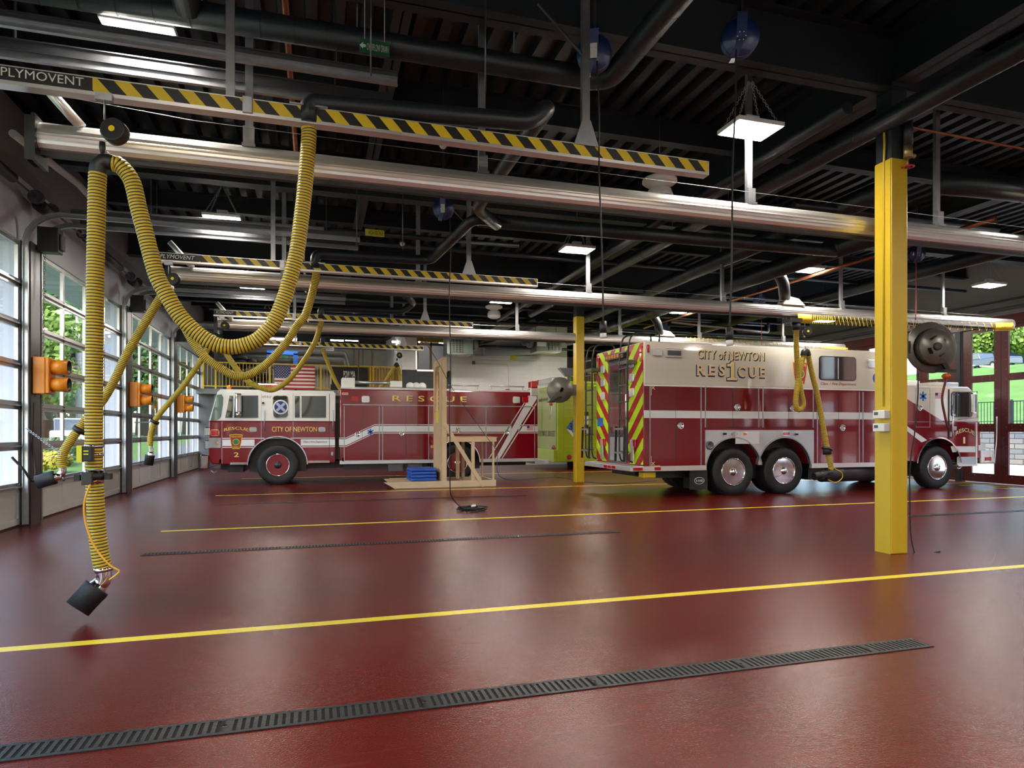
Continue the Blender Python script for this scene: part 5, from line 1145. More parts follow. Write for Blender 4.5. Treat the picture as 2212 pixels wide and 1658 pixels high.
MB().prism([(16.94, zd + .02), (16.74, zr1 - .14), (16.78, zr1 - .14), (16.98, zd + .02)], 'y', YC + .06, YD - .06).build('windscreen', MATS['tinted_screen'], T1)
for x, y0, y1 in ((982, 665, 1150), (1228, 960, 1350)): seam(K6, x, y0, y1, YC, T1, .03 if x == 982 else .04, BLK if x == 982 else ALU, t_=.02)
a, b_ = K6(690, 1003), K6(815, 655)
MB().box(a[0], b_[0], YC - .006, YC, a[1] - .005, a[1] + .005).box(a[0], b_[0], YC - .006, YC, b_[1] - .005, b_[1] + .005).box(b_[0] - .005, b_[0] + .005, YC - .006, YC, a[1], b_[1]).box(a[0] - .005, a[0] + .005, YC - .006, YC, a[1], b_[1]).build('compartment_outline', STEEL, T1)
latch(K6, 722, 830, .085, YC - .004, T1)
staroflife(K6(753, 728), .12, YC - .002, T1)
a, b_ = K6(862, 745), K6(920, 697); flagdecal(a[0], b_[0], a[1], b_[1], YC - .002, T1)
lettering('RESCUE', (K6(1045, 0)[0], YC, K6(1045, 1080)[1]), (K6(1213, 0)[0], YC, K6(1045, 1045)[1]), '-y', T1, BG, bold=.01, arc=.10, shadow=(-.012, 0, -.014))
lettering('1', (K6(1112, 0)[0], YC, K6(1112, 1150)[1]), (K6(1130, 0)[0], YC, K6(1112, 1092)[1]), '-y', T1, BG, bold=.02, shadow=(-.012, 0, -.014))
lamp(K6, 1013, 1048, 992, 1035, YC, STEEL, T1, 'door_handle')
a, b_ = K6(1057, 1340), K6(1225, 1268); MB().box(a[0], b_[0], YC - .006, YC, a[1], b_[1]).build('step_recess', TREAD, T1); MB().box(a[0], b_[0] + .02, YC - .04, YC + .3, a[1] - .04, a[1]).build('entry_step', ALU, T1)
MB().tube([(K6(1075, 0)[0], YC + .1, .55), (K6(1085, 0)[0], YC + .02, .50), (K6(1100, 0)[0], YC + .02, .56)], .025, 8).build('tow_ring', CHROME, T1)
a, b_ = K6(1282, 1328), K6(1400, 1245); MB().box(17.0, 17.5, YC + .02, YD - .02, .62, .98).build('front_bumper', ALU, T1, bev=.03)
lamp(K6, 1308, 1366, 1268, 1308, YC + .02, LENSR, T1, 'bumper_lamp'); MB().box(17.03, 17.3, YC + .1, YC + .6, .98, 1.16).build('bumper_siren_box', WHT, T1, bev=.02)
MB().tube(catmull([aY(1812 + 1395 / 4.145, 1001, YC), aY(1812 + 1402 / 4.145, 975, YC - .02), aY(1812 + 1412 / 4.145, 950, YC - .02), aY(1812 + 1415 / 4.145, 899, YC - .02)], 5), .012, 8).build('marker_rod', ALU, T1)
a, b_ = K6(560, 612), K6(850, 562); MB().box(cx0 + .1, b_[0], YC + .4, YD - .4, zr1, zr1 + .17).build('roof_air_unit', WHT, T1, bev=.03)
a, b_ = K6(818, 645), K6(975, 606); MB().box(a[0], b_[0], YC + .05, YC + .45, zr1, zr1 + .09).build('roof_box', CREAM, T1, bev=.02)
a, b_ = K6(980, 628), K6(1125, 596); MB().box(a[0] - .2, b_[0], YC + .15, YD - .15, zr1, zr1 + .13).build('light_bar', LENSW, T1, bev=.03)
hrail(K6, 1002, 800, 1100, YC, T1, CHROME)
# ------------------------------------------------------------------ lime green truck seen from behind
YE, XE = 23.5, 8.9
T3 = thing('lime_truck', 'lime green fire truck seen from its rear corner, behind the left yellow column', 'fire truck', (11, 24.8, 0))
zt3 = 3.42
MB().box(XE + .02, 16.0, YE, YE + 2.45, .30, zt3 - .15).build('body', LIME, T3, bev=.03)
MB().box(XE + .5, 16.0, YE + .05, YE + 2.4, zt3 - .15, zt3).build('roof_section', LIME, T3, bev=.03)
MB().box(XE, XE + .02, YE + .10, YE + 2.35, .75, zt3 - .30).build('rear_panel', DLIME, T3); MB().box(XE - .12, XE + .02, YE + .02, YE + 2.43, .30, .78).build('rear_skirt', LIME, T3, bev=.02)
rb = MB()
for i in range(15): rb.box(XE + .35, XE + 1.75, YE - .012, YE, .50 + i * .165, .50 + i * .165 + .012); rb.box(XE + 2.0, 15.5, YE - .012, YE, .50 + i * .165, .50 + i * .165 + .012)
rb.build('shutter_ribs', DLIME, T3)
MB().box(XE + .28, XE + .33, YE - .014, YE, .35, 2.95).box(XE + 1.8, XE + 1.85, YE - .014, YE, .35, 2.95).box(XE + .02, 15.9, YE - .02, YE, 2.95, 3.0).build('shutter_frame', LIME, T3)
def R3(u, v): r = aX(u, v, XE - .003); return r
lettering('NEWTON', (XE - .002, R3(1164, 0)[1], R3(1164, 868)[2]), (XE - .002, R3(1194, 0)[1], R3(1194, 857)[2]), '-x', T3, [BLK], bold=.01)
lettering('KEEP BACK 300 FEET', (XE - .002, YE + 2.2, 1.28), (XE - .002, YE + .2, 1.5), '-x', T3, [BLK])
for zz, yy in ((1.0, YE + .35), (.93, YE + .25), (.93, YE + .45)): MB().cyl((XE - .03, yy, zz - .15), (XE, yy, zz - .15), .09, 16).build('tail_lamp', LENSR, T3)
MB().cyl((XE + .5, YE - .02, .48), (XE + .5, YE, .48), .10, 16).build('side_reflector', LENSR, T3)
for i, mm in enumerate((BLK, WHT, WHT, BLK, WHT)): 
    a = aY(1266, 893 + i * 9.5, YE); MB().box(a[0] - .06, a[0] + .10, YE - .016, YE, a[2] - .07, a[2] + .07).build('hazard_square', mm, T3)
o_ = aY(1239, 924, YE - .01)
dd = MB().prism([(o_[0] - .30, o_[2]), (o_[0], o_[2] + .38), (o_[0] + .30, o_[2]), (o_[0], o_[2] - .38)], 'y', YE - .02, YE - .012).build('diamond_placard', SBLU, T3)
MB().prism([(o_[0] - .3, o_[2] - .02), (o_[0], o_[2] - .38), (o_[0] + .05, o_[2] - .3), (o_[0] - .1, o_[2] - .1)], 'y', YE - .024, YE - .02).build('white_quarter', WHT, dd)
lettering('3', (o_[0] - .19, YE - .022, o_[2] - .08), (o_[0] - .05, YE - .022, o_[2] + .2), '-y', dd, [BLK], bold=.02)
lb = MB().box(XE - .1, XE + .5, YE + .3, YE + 2.4, zt3 - .05, zt3 + .16).build('light_bar', LENSW, T3, bev=.04); MB().box(XE - .12, XE + .3, YE + 1.9, YE + 2.43, zt3 - .04, zt3 + .17).build('red_lens', LENSR, lb, bev=.04)
MB().prism([(XE + .5, zt3 + .2), (XE + .2, zt3 + .52), (XE + .95, zt3 + .52), (XE + .85, zt3 + .2)], 'y', YE + .2, YE + .5).build('work_lamp', DSTEEL, T3); MB().cyl((XE + .65, YE + .35, zt3 - .1), (XE + .65, YE + .35, zt3 + .3), .03, 8).build('lamp_post', DSTEEL, T3)
MB().prism([(XE - .05, 2.95), (XE + .5, 3.0), (XE + .5, zt3 - .1), (XE - .2, zt3 - .1)], 'y', YE - .02, YE + .05).build('corner_bracket', LIME, T3, bev=.01)
for i in range(3): MB().prism(rrect(XE + .0 + i * .13, XE + .07 + i * .13, 3.08, 3.26, .03), 'y', YE - .028, YE - .02).build('bracket_slot', BLK, T3)
for xx in (11, 14.5): wheel((xx, YE + .2, .52), .52, .3, .3, T3, DSTEEL, DSTEEL); wheel((xx, YE + 2.25, .52), .52, .3, .3, T3, DSTEEL, DSTEEL, 1)
# ================================================================== FLOOR DRAINS
GRATE = mat('cast_grate', (.022, .024, .028), .42, .3, bump=.3, bscale=90)
def drain(x0, x1, y, wd, label):
    t = thing('trench_drain', label, 'drain', (x0, y, 0)); h_ = wd / 2
    MB().box(x0, x1, y - h_, y + h_, .0005, .0015).build('dark_channel', mat('pit_black', (.002, .002, .002), .9), t)  # flat black strip stands in for the shade down in the channel
    MB().box(x0, x1, y - h_, y - h_ + .012, 0, .006).box(x0, x1, y + h_ - .012, y + h_, 0, .006).build('edge_rails', GRATE, t)
    n_ = int(round((x1 - x0) / 1.0)); L_ = (x1 - x0) / n_
    first = None
    for k in range(n_):
        xa = x0 + k * L_
        if first is None:
            m = MB(); ns = 26; p_ = L_ / ns
            m.box(xa + .003, xa + L_ - .003, y - h_ + .012, y - h_ + .026, .001, .0055).box(xa + .003, xa + L_ - .003, y + h_ - .026, y + h_ - .012, .001, .0055)
            for i in range(ns):
                if i == ns // 2: m.box(xa + i * p_, xa + (i + 1) * p_, y - h_ + .02, y + h_ - .02, .001, .0055)
                m.add([(xa + i * p_ + .0, y - h_ + .02, .001), (xa + i * p_ + p_ * .55, y - h_ + .02, .001), (xa + i * p_ + p_ * .55 + .0, y + h_ - .02, .001), (xa + i * p_ + .0, y + h_ - .02, .001),
                       (xa + i * p_ + .0, y - h_ + .02, .0055), (xa + i * p_ + p_ * .55, y - h_ + .02, .0055), (xa + i * p_ + p_ * .55 + .0, y + h_ - .02, .0055), (xa + i * p_ + .0, y + h_ - .02, .0055)],
                      [(4, 5, 6, 7), (0, 1, 5, 4), (1, 2, 6, 5), (2, 3, 7, 6), (3, 0, 4, 7)])
            first = m.build('grate_section', GRATE, t)
            MB().cyl((xa + L_ * .52, y, .0055), (xa + L_ * .52, y, .0075), .012, 10).build('bolt', CHROME, first)
        else:
            c = first.copy(); COL.objects.link(c); c.parent = t; c.location = Vector((k * L_, 0, 0))
            for ch in first.children: d = ch.copy(); COL.objects.link(d); d.parent = c
    return t
drain(-3.0, 4.12, 3.59, .185, 'black slotted trench drain nearest the camera, crossing the foreground')
drain(-2.0, 4.33, 8.86, .15, 'black slotted trench drain, second from the camera, in the left half')
drain(-1.95, 4.7, 14.45, .15, 'black slotted trench drain, third from the camera, before the wooden frame')
drain(9.9, 17.0, 8.97, .15, 'black slotted trench drain to the right of the right yellow column')
# ------------------------------------------------------------------ traffic signals on the left jamb posts
def signal(y, label):
    t = thing('traffic_signal', label, 'traffic light', (-4.29, y, 2.1))
    MB().box(-4.29, -4.12, y - .16, y + .16, 2.09, 2.68).build('housing', ORA, t, bev=.012); MB().box(-4.12, -4.07, y - .15, y + .15, 2.10, 2.67).build('door_plate', ORA, t, bev=.01)
    for z in (2.25, 2.53):
        v = MB().lathe([(.115, 0), (.118, .24), (.110, .24), (.107, 0)], (-4.07, y, z), (1, 0, 0), 28, closed=True).build('visor', ORA, t)
        MB().lathe([(.1095, .002), (.1095, .241), (.106, .241), (.106, .002)], (-4.07, y, z), (1, 0, 0), 28, closed=True).build('visor_lining', BLK, v)
        MB().lathe([(.001, .03), (.07, .02), (.105, .0)], (-4.07, y, z), (1, 0, 0), 24).build('lens', mat('signal_lens_dark', (.05, .01, .01), .15), v)
    MB().box(LX + .1, -4.29, y - .03, y + .03, 2.05, 2.72).build('mounting_bar', DSTEEL, t)
signal(12.28, 'orange two-lamp traffic signal nearest the camera, on a jamb post'); signal(17.95, 'orange two-lamp traffic signal on the second post, middle of the three'); signal(23.6, 'small orange traffic signal farthest from the camera, left of the white cab')
# door controls on the nearest post
pp = thing('door_lift_chain', 'steel hand chain hanging beside the nearest orange traffic signal', 'chain', (-4.2, 12.4, 3)); chain((-4.22, 12.42, 4.5), (-4.22, 12.30, 1.75), .014, 'chain_links', pp, STEEL, .04)
pp = thing('control_cable', 'black drooping cable at the foot of the nearest jamb post', 'cable', (-4.2, 11.9, 1)); MB().tube(catmull([(-4.31, 12.2, 1.95), (-4.30, 12.15, 1.3), (-4.2, 12.0, .85), (-4.18, 11.8, .72), (-4.25, 11.7, .9), (-4.40, 11.68, 1.1)], 6), .018, 8).build('cable', RUB, pp)
# ------------------------------------------------------------------ column reels and thermostats
def column_reel(c, R, y_mount, x_mount, label, big):
    t = thing('wall_hose_reel', label, 'reel', c); c = Vector(c); ax = Vector((-.28, -1, 0)).normalized()
    MB().lathe([(.02, 0), (R, 0), (R * 1.01, .012), (R * .98, .022), (.02, .022)], c - ax * (.03 if big else .13), ax, 44).build('back_flange', REELG, t)
    MB().lathe([(R * .72, -.02 if big else -.11), (R * .74, .03), (R * .70, .05)], c, ax, 40).build('wound_hose', RUB, t)
    if big:
        MB().lathe([(.02, 0), (R * .66, 0), (R * .70, -.02), (R * .70, -.09), (R * .72, -.09)], c + ax * .10, ax, 44).build('drum_cover', REELG, t)
        sl = MB()
        for k in range(4):
            a = k * PI / 2 + .5; d = Vector((math.cos(a), 0, math.sin(a))); e = Vector((-d.z, 0, d.x)); q = c + ax * .105 + d * R * .38
            sl.bar(q - e * .04, q + e * .04, .05, .01, d); 
        sl.build('cover_slots', BLK, t)
        MB().lathe([(.035, 0), (.05, .0), (.05, .02), (.03, .02)], c + ax * .10, ax, 24).build('hub_ring', BLK, t)
    else:
        MB().lathe([(.02, 0), (R, 0), (R * 1.01, .012), (R * .98, .022), (.02, .022)], c + ax * .08, ax, 44).build('front_flange', REELG, t)
        MB().bar(c + ax * .12 + Vector((.33, 0, 0)), c + ax * .12, .02, .14, (0, 0, 1)).bar(c + ax * .12 + Vector((.1, 0, .05)), c + ax * .12 + Vector((-R * .85, 0, -R * .95)), .02, .08, (0, 0, 1)).build('guide_bracket', REELG, t)
    MB().box(x_mount[0], x_mount[1], y_mount - .04, y_mount + .04, c.z - .16, c.z + .16).box(min(x_mount[1], c.x), max(x_mount[0], c.x), c.y + .08, c.y + .12, c.z - .08, c.z + .08).build('mounting_arm', REELG, t)
    g = c + Vector((.14, -.08, -R * .98)) if big else c + Vector((-R * .85, -.1, -R * 1.02))
    MB().box(g.x - .10, g.x + .10, g.y - .06, g.y + .06, g.z, g.z + .03).bar(c + ax * .1 + Vector((.05, 0, -.15 if big else -.2)), g + Vector((0.03, 0, .03)), .03, .06, (1, 0, 0)).build('outlet_guide', BLK, t)
    MB().sphere((g.x, g.y, g.z - .05), .045 if big else .05, 0, 16, 10, (1.15, 1.15, .8)).build('hose_stop_ball', mat('stop_orange', (.55, .09, .02), .4), t)
    return g
c = aY(2013, 750, 6.42)
g = column_reel(c, .325, 6.42, (6.955, 7.10), 'large grey enclosed hose reel bolted to the right yellow column', True)
cord('dark red hose hanging from the grey reel on the right column', [(g[0], g[1], g[2] - .08), aY(1812 + 925 / 4.145, 680 + 740 / 4.145, 6.37), aY(1812 + 945 / 4.145, 680 + 880 / 4.145, 6.37), aY(1812 + 975 / 4.145, 680 + 1010 / 4.145, 6.37)], .014, mat('hose_darkred', (.12, .012, .015), .4))
cord('thin black cable looping down from the grey reel past the truck front wheel', [aY(1983, 805, 6.4), aY(1983, 850, 6.4), aY(1980, 890, 6.4), aY(1975, 940, 6.4), aY(1968, 985, 6.4), aY(1965, 1050, 6.4), (7.1, 6.3, .01), (7.4, 6.2, .01)], .008)
c = aY(1209, 842, 17.62); column_reel(c, .36, 17.62, (7.05, 7.26), 'grey open hose reel on the left yellow column, before the lime truck', False)
cord('grey hose tail below the reel on the left yellow column', [aY(1192, 878, 17.4), aY(1191, 890, 17.4), aY(1187, 905, 17.4)], .014, STEEL)
for i, vv in enumerate((895, 923)):
    q = aX(1902, vv, 6.66); t = thing('thermostat', 'white wall thermostat on the right yellow column, %s of two' % ('upper' if i == 0 else 'lower'), 'thermostat', q)
    MB().box(6.60, 6.69, q[1] - .11, q[1] + .06, q[2] - .05, q[2] + .05).build('case', WHT, t, bev=.006); MB().box(6.595, 6.60, q[1] - .02, q[1] + .035, q[2] - .005, q[2] + .03).build('display', mat('lcd_grey', (.05, .07, .09), .2), t)
    MB().box(6.61, 6.68, q[1] - .114, q[1] - .11, q[2] - .045, q[2] + .045).build('side_vent', LGT, t)
# ------------------------------------------------------------------ wooden training frame
YW = 17.05
def W(x, y, Y=YW): return aY(830 + x / 5.35, 760 + y / 5.35, Y)
tw = thing('wooden_frame', 'raw pine stud frame with a tall narrow wall and low table, before the red truck', 'timber frame', (3.4, 17.7, 0))
xl, xr_ = W(130, 1585)[0], W(1283, 1555)[0]; D = 1.25
def stud(name, a, b_, up=(0, 0, 1), wd=.05, ht=.10, m=WOOD): return MB().bar(a, b_, wd, ht, up).build(name, m, tw)
stud('base_beam', (xl, YW, .09), (xr_, YW, .09), ht=.17, wd=.05); stud('base_beam', (xl, YW + D + .15, .09), (xr_, YW + D + .15, .09), ht=.17)
MB().box(xl - .15, W(680, 0)[0], YW + .03, YW + D + .12, .14, .165).build('base_board', PLY, tw)
MB().prism([(xl - .02, .0), (xl + .02, 0), (xl + .02, .17), (xl - .30, .17)], 'y', YW - .02, YW + .02).build('chamfered_end', WOOD, tw)
for xx in (xl + .9, xl + 1.8, xr_): stud('cross_beam', (xx, YW, .09), (xx, YW + D + .15, .09), ht=.16)
ta, tb = W(672, 0)[0], W(722, 0)[0]; zt = W(690, 78)[2]
stud('tall_stud', ((ta + tb) / 2, YW + .03, .17), ((ta + tb) / 2, YW + .03, zt), up=(0, 1, 0), wd=tb - ta, ht=.05)
stud('tall_stud', ((ta + tb) / 2, YW + D, .17), ((ta + tb) / 2, YW + D, zt - .0), up=(0, 1, 0), wd=tb - ta, ht=.05)
stud('top_plate', ((ta + tb) / 2, YW, zt + .02), ((ta + tb) / 2, YW + D + .02, zt + .02), wd=tb - ta, ht=.04)
pz_ = W(640, 690)[2]
MB().box(ta - .02, ta, YW + .0, YW + D, .17, pz_).box(ta - .02, ta, YW, YW + .22, pz_, zt).box(ta - .02, ta, YW + D - .22, YW + D, pz_, zt).box(ta - .02, ta, YW + .2, YW + D - .2, zt - .15, zt).box(tb - .02, tb - .01, YW + .2, YW + D - .2, pz_, zt - .15).build('plywood_face', PLY, tw)
MB().box(ta - .028, ta - .02, YW + .42, YW + .80, pz_ - .28, pz_ + .05).build('yellow_note', mat('note_yellow', (.72, .55, .10), .6), tw)
a, b_ = W(700, 830, YW - .03), W(1150, 1555, YW - .03)
stud('diagonal_brace', a, b_, up=(0, 1, 0), wd=.10, ht=.04)
t0, t1 = W(728, 1010), W(1296, 1010); tz0, tz1 = W(1000, 1036)[2], W(1000, 988)[2]
MB().box(t0[0], t1[0], YW - .02, YW + .02, tz0, tz1).build('table_rail', WOOD, tw); MB().box(t0[0], t1[0], YW + D - .02, YW + D + .02, tz0, tz1).build('table_rail', WOOD, tw); MB().box(t0[0], t1[0] + .02, YW - .03, YW + D + .03, tz1, tz1 + .018).build('table_board', PLY, tw)
for x in (W(1026, 0)[0], W(1262, 0)[0]):
    for yy in (YW + .02, YW + D - .02): stud('table_leg', (x, yy, .17), (x, yy, tz0), up=(0, 1, 0), wd=.09 if x < 4.4 else .05, ht=.05)
for xx in (W(915, 0)[0],): stud('table_leg', (xx, YW + D * .6, .17), (xx, YW + D * .6, tz0), up=(0, 1, 0), wd=.10, ht=.05)
m0, m1 = aY(888, 1040, 17.2)[0], aY(944, 1040, 17.2)[0]
for i in range(4):
    z = .168 + i * .085; mm = MB().box(m0 + .012 * (i % 2), m1 - .01 * ((i + 1) % 2), 17.2 + .02 * (i % 2), 18.15, z, z + .078); o = mm.build('exercise_mat', BLU, None, bev=.025, loc=(m0, 17.2, z))
    tag(o, ['blue folded mat at the bottom of the pile on the wooden base', 'blue folded mat, second from the bottom of the pile', 'blue folded mat, second from the top of the pile', 'blue folded mat on top of the pile on the wooden base'][i], 'mat', 'blue mats piled on the wooden base')
# ------------------------------------------------------------------ unit heaters, wall ducts
def heater(x0, x1, y0, z0, z1, label, mir=False):
    t = thing('unit_heater', label, 'heater', ((x0 + x1) / 2, y0, z1)); xm = x0 + (x1 - x0) * (.12 if not mir else .45); xn = x0 + (x1 - x0) * (.62 if not mir else .97)
    MB().box(x0, x1, y0, y0 + .8, z0, z1).build('casing', HVAC, t, bev=.01)
    MB().box(xm, xn, y0 - .012, y0 - .002, z0 + .04, z1 - .03).build('louvre_opening', BLK, t)  # black panel stands in for the shade between the louvre blades
    l = MB(); nl = 9
    for i in range(nl): zz = z0 + .07 + (z1 - z0 - .13) * i / (nl - 1); l.bar((xm, y0 - .03, zz), (xn, y0 - .03, zz), .03, .006, (0, .9, .4))
    for k in range(4): xx = xm + (xn - xm) * (k + .5) / 4; l.box(xx - .012, xx + .012, y0 - .05, y0 - .01, z0 + .05, z1 - .05)
    l.build('louvre_blades', HVAC, t)
    MB().box(x0 + .05, x1 - .05, y0 + .05, y0 + .75, z0 - .02, z0).build('base_pan', mat('pan_cream', (.55, .52, .45), .4), t)
    r = MB()
    for xx in (x0 + .1, x1 - .1): r.cyl((xx, y0 + .4, z1), (xx, y0 + .4, 6.37), .01, 6)
    r.build('hanger_rods', DSTEEL, t)
    MB().lathe([(.01, 0), (.22, 0), (.26, .06), (.26, .2), (.2, .25)], (x1 + .02 if not mir else x0 - .27, y0 + .35, z1 - .25), (1, 0, 0), 20).build('blower', HVAC, t)
    if mir: lettering('A', (x0 + .1, y0 - .004, z0 + .2), (x0 + .3, y0 - .004, z0 + .35), '-y', t, [LENSR]) if False else MB().box(x0 + .03, x0 + .42, y0 - .006, y0, z0 + .2, z1 - .05).build('rating_plate', WHT, t)
heater(4.95, 6.0, 25.2, 4.52, 5.22, 'grey-green unit heater with black louvres, left of two, before the white block wall')
heater(8.65, 9.75, 25.2, 4.75, 5.42, 'grey-green unit heater nearer the left yellow column', True)
ins = mat('insulation_white', (.68, .70, .72), .45, bump=.3, bscale=12)
ductpipe('white insulated pipe along the block wall with a yellow label', [aY(1022, 771, 27.15), aY(1160, 773, 27.15), aY(1172, 762, 27.15), aY(1174, 740, 27.15)], .11, m=ins, rings=0)
ductpipe('pale round duct on the block wall above the insulated pipe', [aY(1045, 758, 27.05), aY(1165, 757, 27.05), (9.6, 27.05, 5.6)], .20, m=mat('duct_paleblue', (.42, .50, .54), .45), rings=.9)
a = aY(1109, 771, 27.03)
MB_ = MB().box(a[0] - .14, a[0] + .14, 27.02, 27.06, a[2] - .1, a[2] + .1).build('pipe_label', MATS['label_yellow'], None, loc=a); tag(MB_, 'yellow label on the white insulated pipe by the block wall', 'label')
cp = thing('wall_conduit', 'white electrical conduit with a grey box bent down the block wall', 'conduit', aY(1023, 783, 27.38)); MB().tube([aY(1025, 784, 27.38), aY(1092, 787, 27.38), aY(1098, 791, 27.38), aY(1099, 800, 27.38), (aY(1099, 800, 27.38)[0], 27.38, 1.2)], .018, 8).build('tube', WHT, cp); a = aY(1023, 783, 27.36); MB().box(a[0] - .06, a[0] + .06, 27.32, 27.4, a[2] - .07, a[2] + .07).build('junction_box', DSTEEL, cp)
ductpipe('dark flue duct rising from the left unit heater', [(6.2, 25.55, 5.0), (6.9, 25.4, 5.2), (7.6, 24.6, 5.5), (7.6, 22, 5.5)], .12, rings=0)
ductpipe('dark flue duct between the heaters', [(8.6, 25.5, 5.1), (8.1, 25.4, 5.1), (7.9, 24.6, 5.5), (7.9, 22, 5.5)], .12, rings=0)
# ------------------------------------------------------------------ mezzanine: railings, flags, stored things
def railing(x0, x1, label, posts):
    t = thing('guard_railing', label, 'railing', (x0, 28, 3.15)); y = 28.0
    MB().box(x0, x1, y - .025, y + .025, 4.17, 4.22).build('top_rail', YEL, t); MB().box(x0, x1, y - .02, y + .02, 3.24, 3.28).build('bottom_rail', YEL, t)
    for xx in posts: MB().box(xx - .035, xx + .035, y - .035, y + .035, 3.05, 4.22).build('post', YEL, t)
    ps = sorted(posts)
    for i in range(len(ps) - 1):
        m = MB(); n_ = int((ps[i + 1] - ps[i]) / .12)
        for k in range(1, n_): xx = ps[i] + (ps[i + 1] - ps[i]) * k / n_; m.box(xx - .009, xx + .009, y - .009, y + .009, 3.26, 4.18)
        m.build('picket_panel', YEL, t)
pu = [aY(u, 800, 28)[0] for u in (466, 583, 693, 800)]
railing(pu[0] - .5, 3.48, 'yellow guard railing with thin pickets on the mezzanine, behind the red truck', [pu[0] - .45, pu[0], pu[1], pu[2], pu[3], pu[3] + .12, 3.44])
railing(11.0, 15.0, 'yellow guard railing right of the left yellow column, above the lime truck', [11.05, 12.4, 13.7, 14.95])
a, b_ = aY(593, 840, 27.94), aY(681, 791, 27.94); fx0, fx1, fz0, fz1 = a[0], b_[0], a[2], b_[2]
def cloth(x0, x1, z0, z1, y, name, mats, fn, nx=40, nz=26, parent=None, amp=.025):
    m = MB(); 
    def P(i, k): x = x0 + (x1 - x0) * i / nx; z = z0 + (z1 - z0) * k / nz; return (x, y + amp * math.sin(x * 7 + z * 2) * (1 - k / nz * .6), z)
    m.v = [P(i, k) for i in range(nx + 1) for k in range(nz + 1)]
    for i in range(nx):
        for k in range(nz):
            b0 = i * (nz + 1) + k; m.f.append([b0, b0 + nz + 1, b0 + nz + 2, b0 + 1]); m.m.append(fn((i + .5) / nx, (k + .5) / nz)); m.sm.append(True)
    o = m.build(name, mats, parent); s_ = o.modifiers.new('thick', 'SOLIDIFY'); s_.thickness = .004; return o
FM = [mat('flag_red', (.50, .012, .03), .5), mat('flag_white', (.80, .78, .74), .6), mat('flag_blue', (.02, .025, .16), .5)]
fl = thing('national_flag', 'flag with red and white stripes and starred blue canton hung on the yellow railing', 'flag', ((fx0 + fx1) / 2, 27.94, fz1))
cloth(fx0, fx1, fz0, fz1, 27.93, 'flag_cloth', FM, lambda s, t_: 2 if (s < .39 and t_ > 6 / 13) else (0 if int(t_ * 13) % 2 == 0 else 1), 41, 26, fl)
st = MB()
for r in range(9):
    for cI in range(6 if r % 2 == 0 else 5):
        xx = fx0 + (fx1 - fx0) * .39 * ((cI + (.5 if r % 2 == 0 else 1.0)) / 6.1); zz = fz0 + (fz1 - fz0) * (6 / 13 + 7 / 13 * (r + .6) / 9.4)
        st.prism([(xx + .022 * (1 if k % 2 == 0 else .42) * math.sin(k * PI / 5), zz + .022 * (1 if k % 2 == 0 else .42) * math.cos(k * PI / 5)) for k in range(10)], 'y', 27.885, 27.895)
st.build('stars', FM[1], fl)
a, b_ = aY(714, 842, 27.94), aY(794, 794, 27.94)
bf = thing('black_flag', 'black banner lettered POW MIA with a white round emblem, hung on the yellow railing', 'flag', ((a[0] + b_[0]) / 2, 27.94, b_[2]))
cloth(a[0], b_[0], a[2], b_[2], 27.93, 'flag_cloth', [mat('banner_black', (.02, .02, .025), .8)], lambda s, t_: 0, 30, 16, bf)
q0, q1 = aY(742, 815, 27.88), aY(767, 801, 27.88); lettering('POW MIA', (q0[0], 27.88, q0[2]), (q1[0], 27.88, q1[2]), '-y', bf, [FM[1]], bold=.01)
q = aY(755, 826, 27.88); MB().lathe([(.22, 0), (.22, .004)], (q[0], 27.885, q[2] - .05), (0, -1, 0), 32).build('white_disc', FM[1], bf)
MB().prism([(q[0] + .02 + x * .22, q[2] - .05 + z * .22) for x, z in ((-.35, -.9), (-.3, -.4), (-.5, -.2), (-.35, .1), (-.3, .5), (.1, .75), (.5, .6), (.65, .2), (.55, -.2), (.75, -.6), (.4, -.95))], 'y', 27.872, 27.879).build('dark_profile', MATS['banner_black'], bf)
MB().box(a[0] + .0, a[0] + .03, 27.91, 27.92, a[2], b_[2]).build('white_heading', FM[1], bf)
# stored items
t = thing('lifting_gantry', 'blue steel frame standing behind the national flag', 'frame', aY(610, 790, 29.5)); a, b_ = aY(577, 790, 29.5), aY(643, 759, 29.5)
MB().box(a[0], b_[0], 29.4, 29.6, b_[2] - .16, b_[2]).build('top_beam', SBLU, t); 
for xx in (a[0] + .08, b_[0] - .08): MB().box(xx - .09, xx + .09, 29.4, 29.6, b_[2] - .6, b_[2] - .1).build('corner_post', SBLU, t); MB().box(xx - .05, xx + .05, 29.45, 29.55, 3.15, b_[2] - .5).build('post', DSTEEL, t)
MB().box(a[0] + .6, b_[0] - .4, 29.42, 29.5, b_[2] - .32, b_[2] - .2).build('green_spring', GRN, t)
for k, (u, v, r_) in enumerate(((516, 775, .32), (516, 786, .34), (543, 783, .2), (500, 800, .4), (560, 812, .35))):
    c = aY(u, v, 29.2); o = MB().lathe([(r_ * .5, -.1), (r_, -.1), (r_ * 1.05, 0), (r_, .1), (r_ * .5, .1)], c, (0, .3, 1), 24, closed=True).build('stored_tyre', RUB, None, loc=c); tag(o, 'black tyre stored on the mezzanine behind the railing', 'tyre', 'tyres stored on the mezzanine')
a, b_ = aY(480, 838, 29.6), aY(590, 798, 29.6); t = thing('storage_rack', 'dark storage rack behind the left end of the yellow railing', 'rack', (a[0], 29.6, 3.15)); MB().box(a[0], b_[0], 29.7, 30.3, 3.15, 3.9).build('stored_goods', mat('dark_goods', (.035, .035, .04), .6, var=.5, vscale=4), t)
for xx in (a[0], (a[0] + b_[0]) / 2, b_[0]): MB().box(xx - .04, xx + .04, 29.62, 29.7, 3.15, 4.1).build('upright', DSTEEL, t)
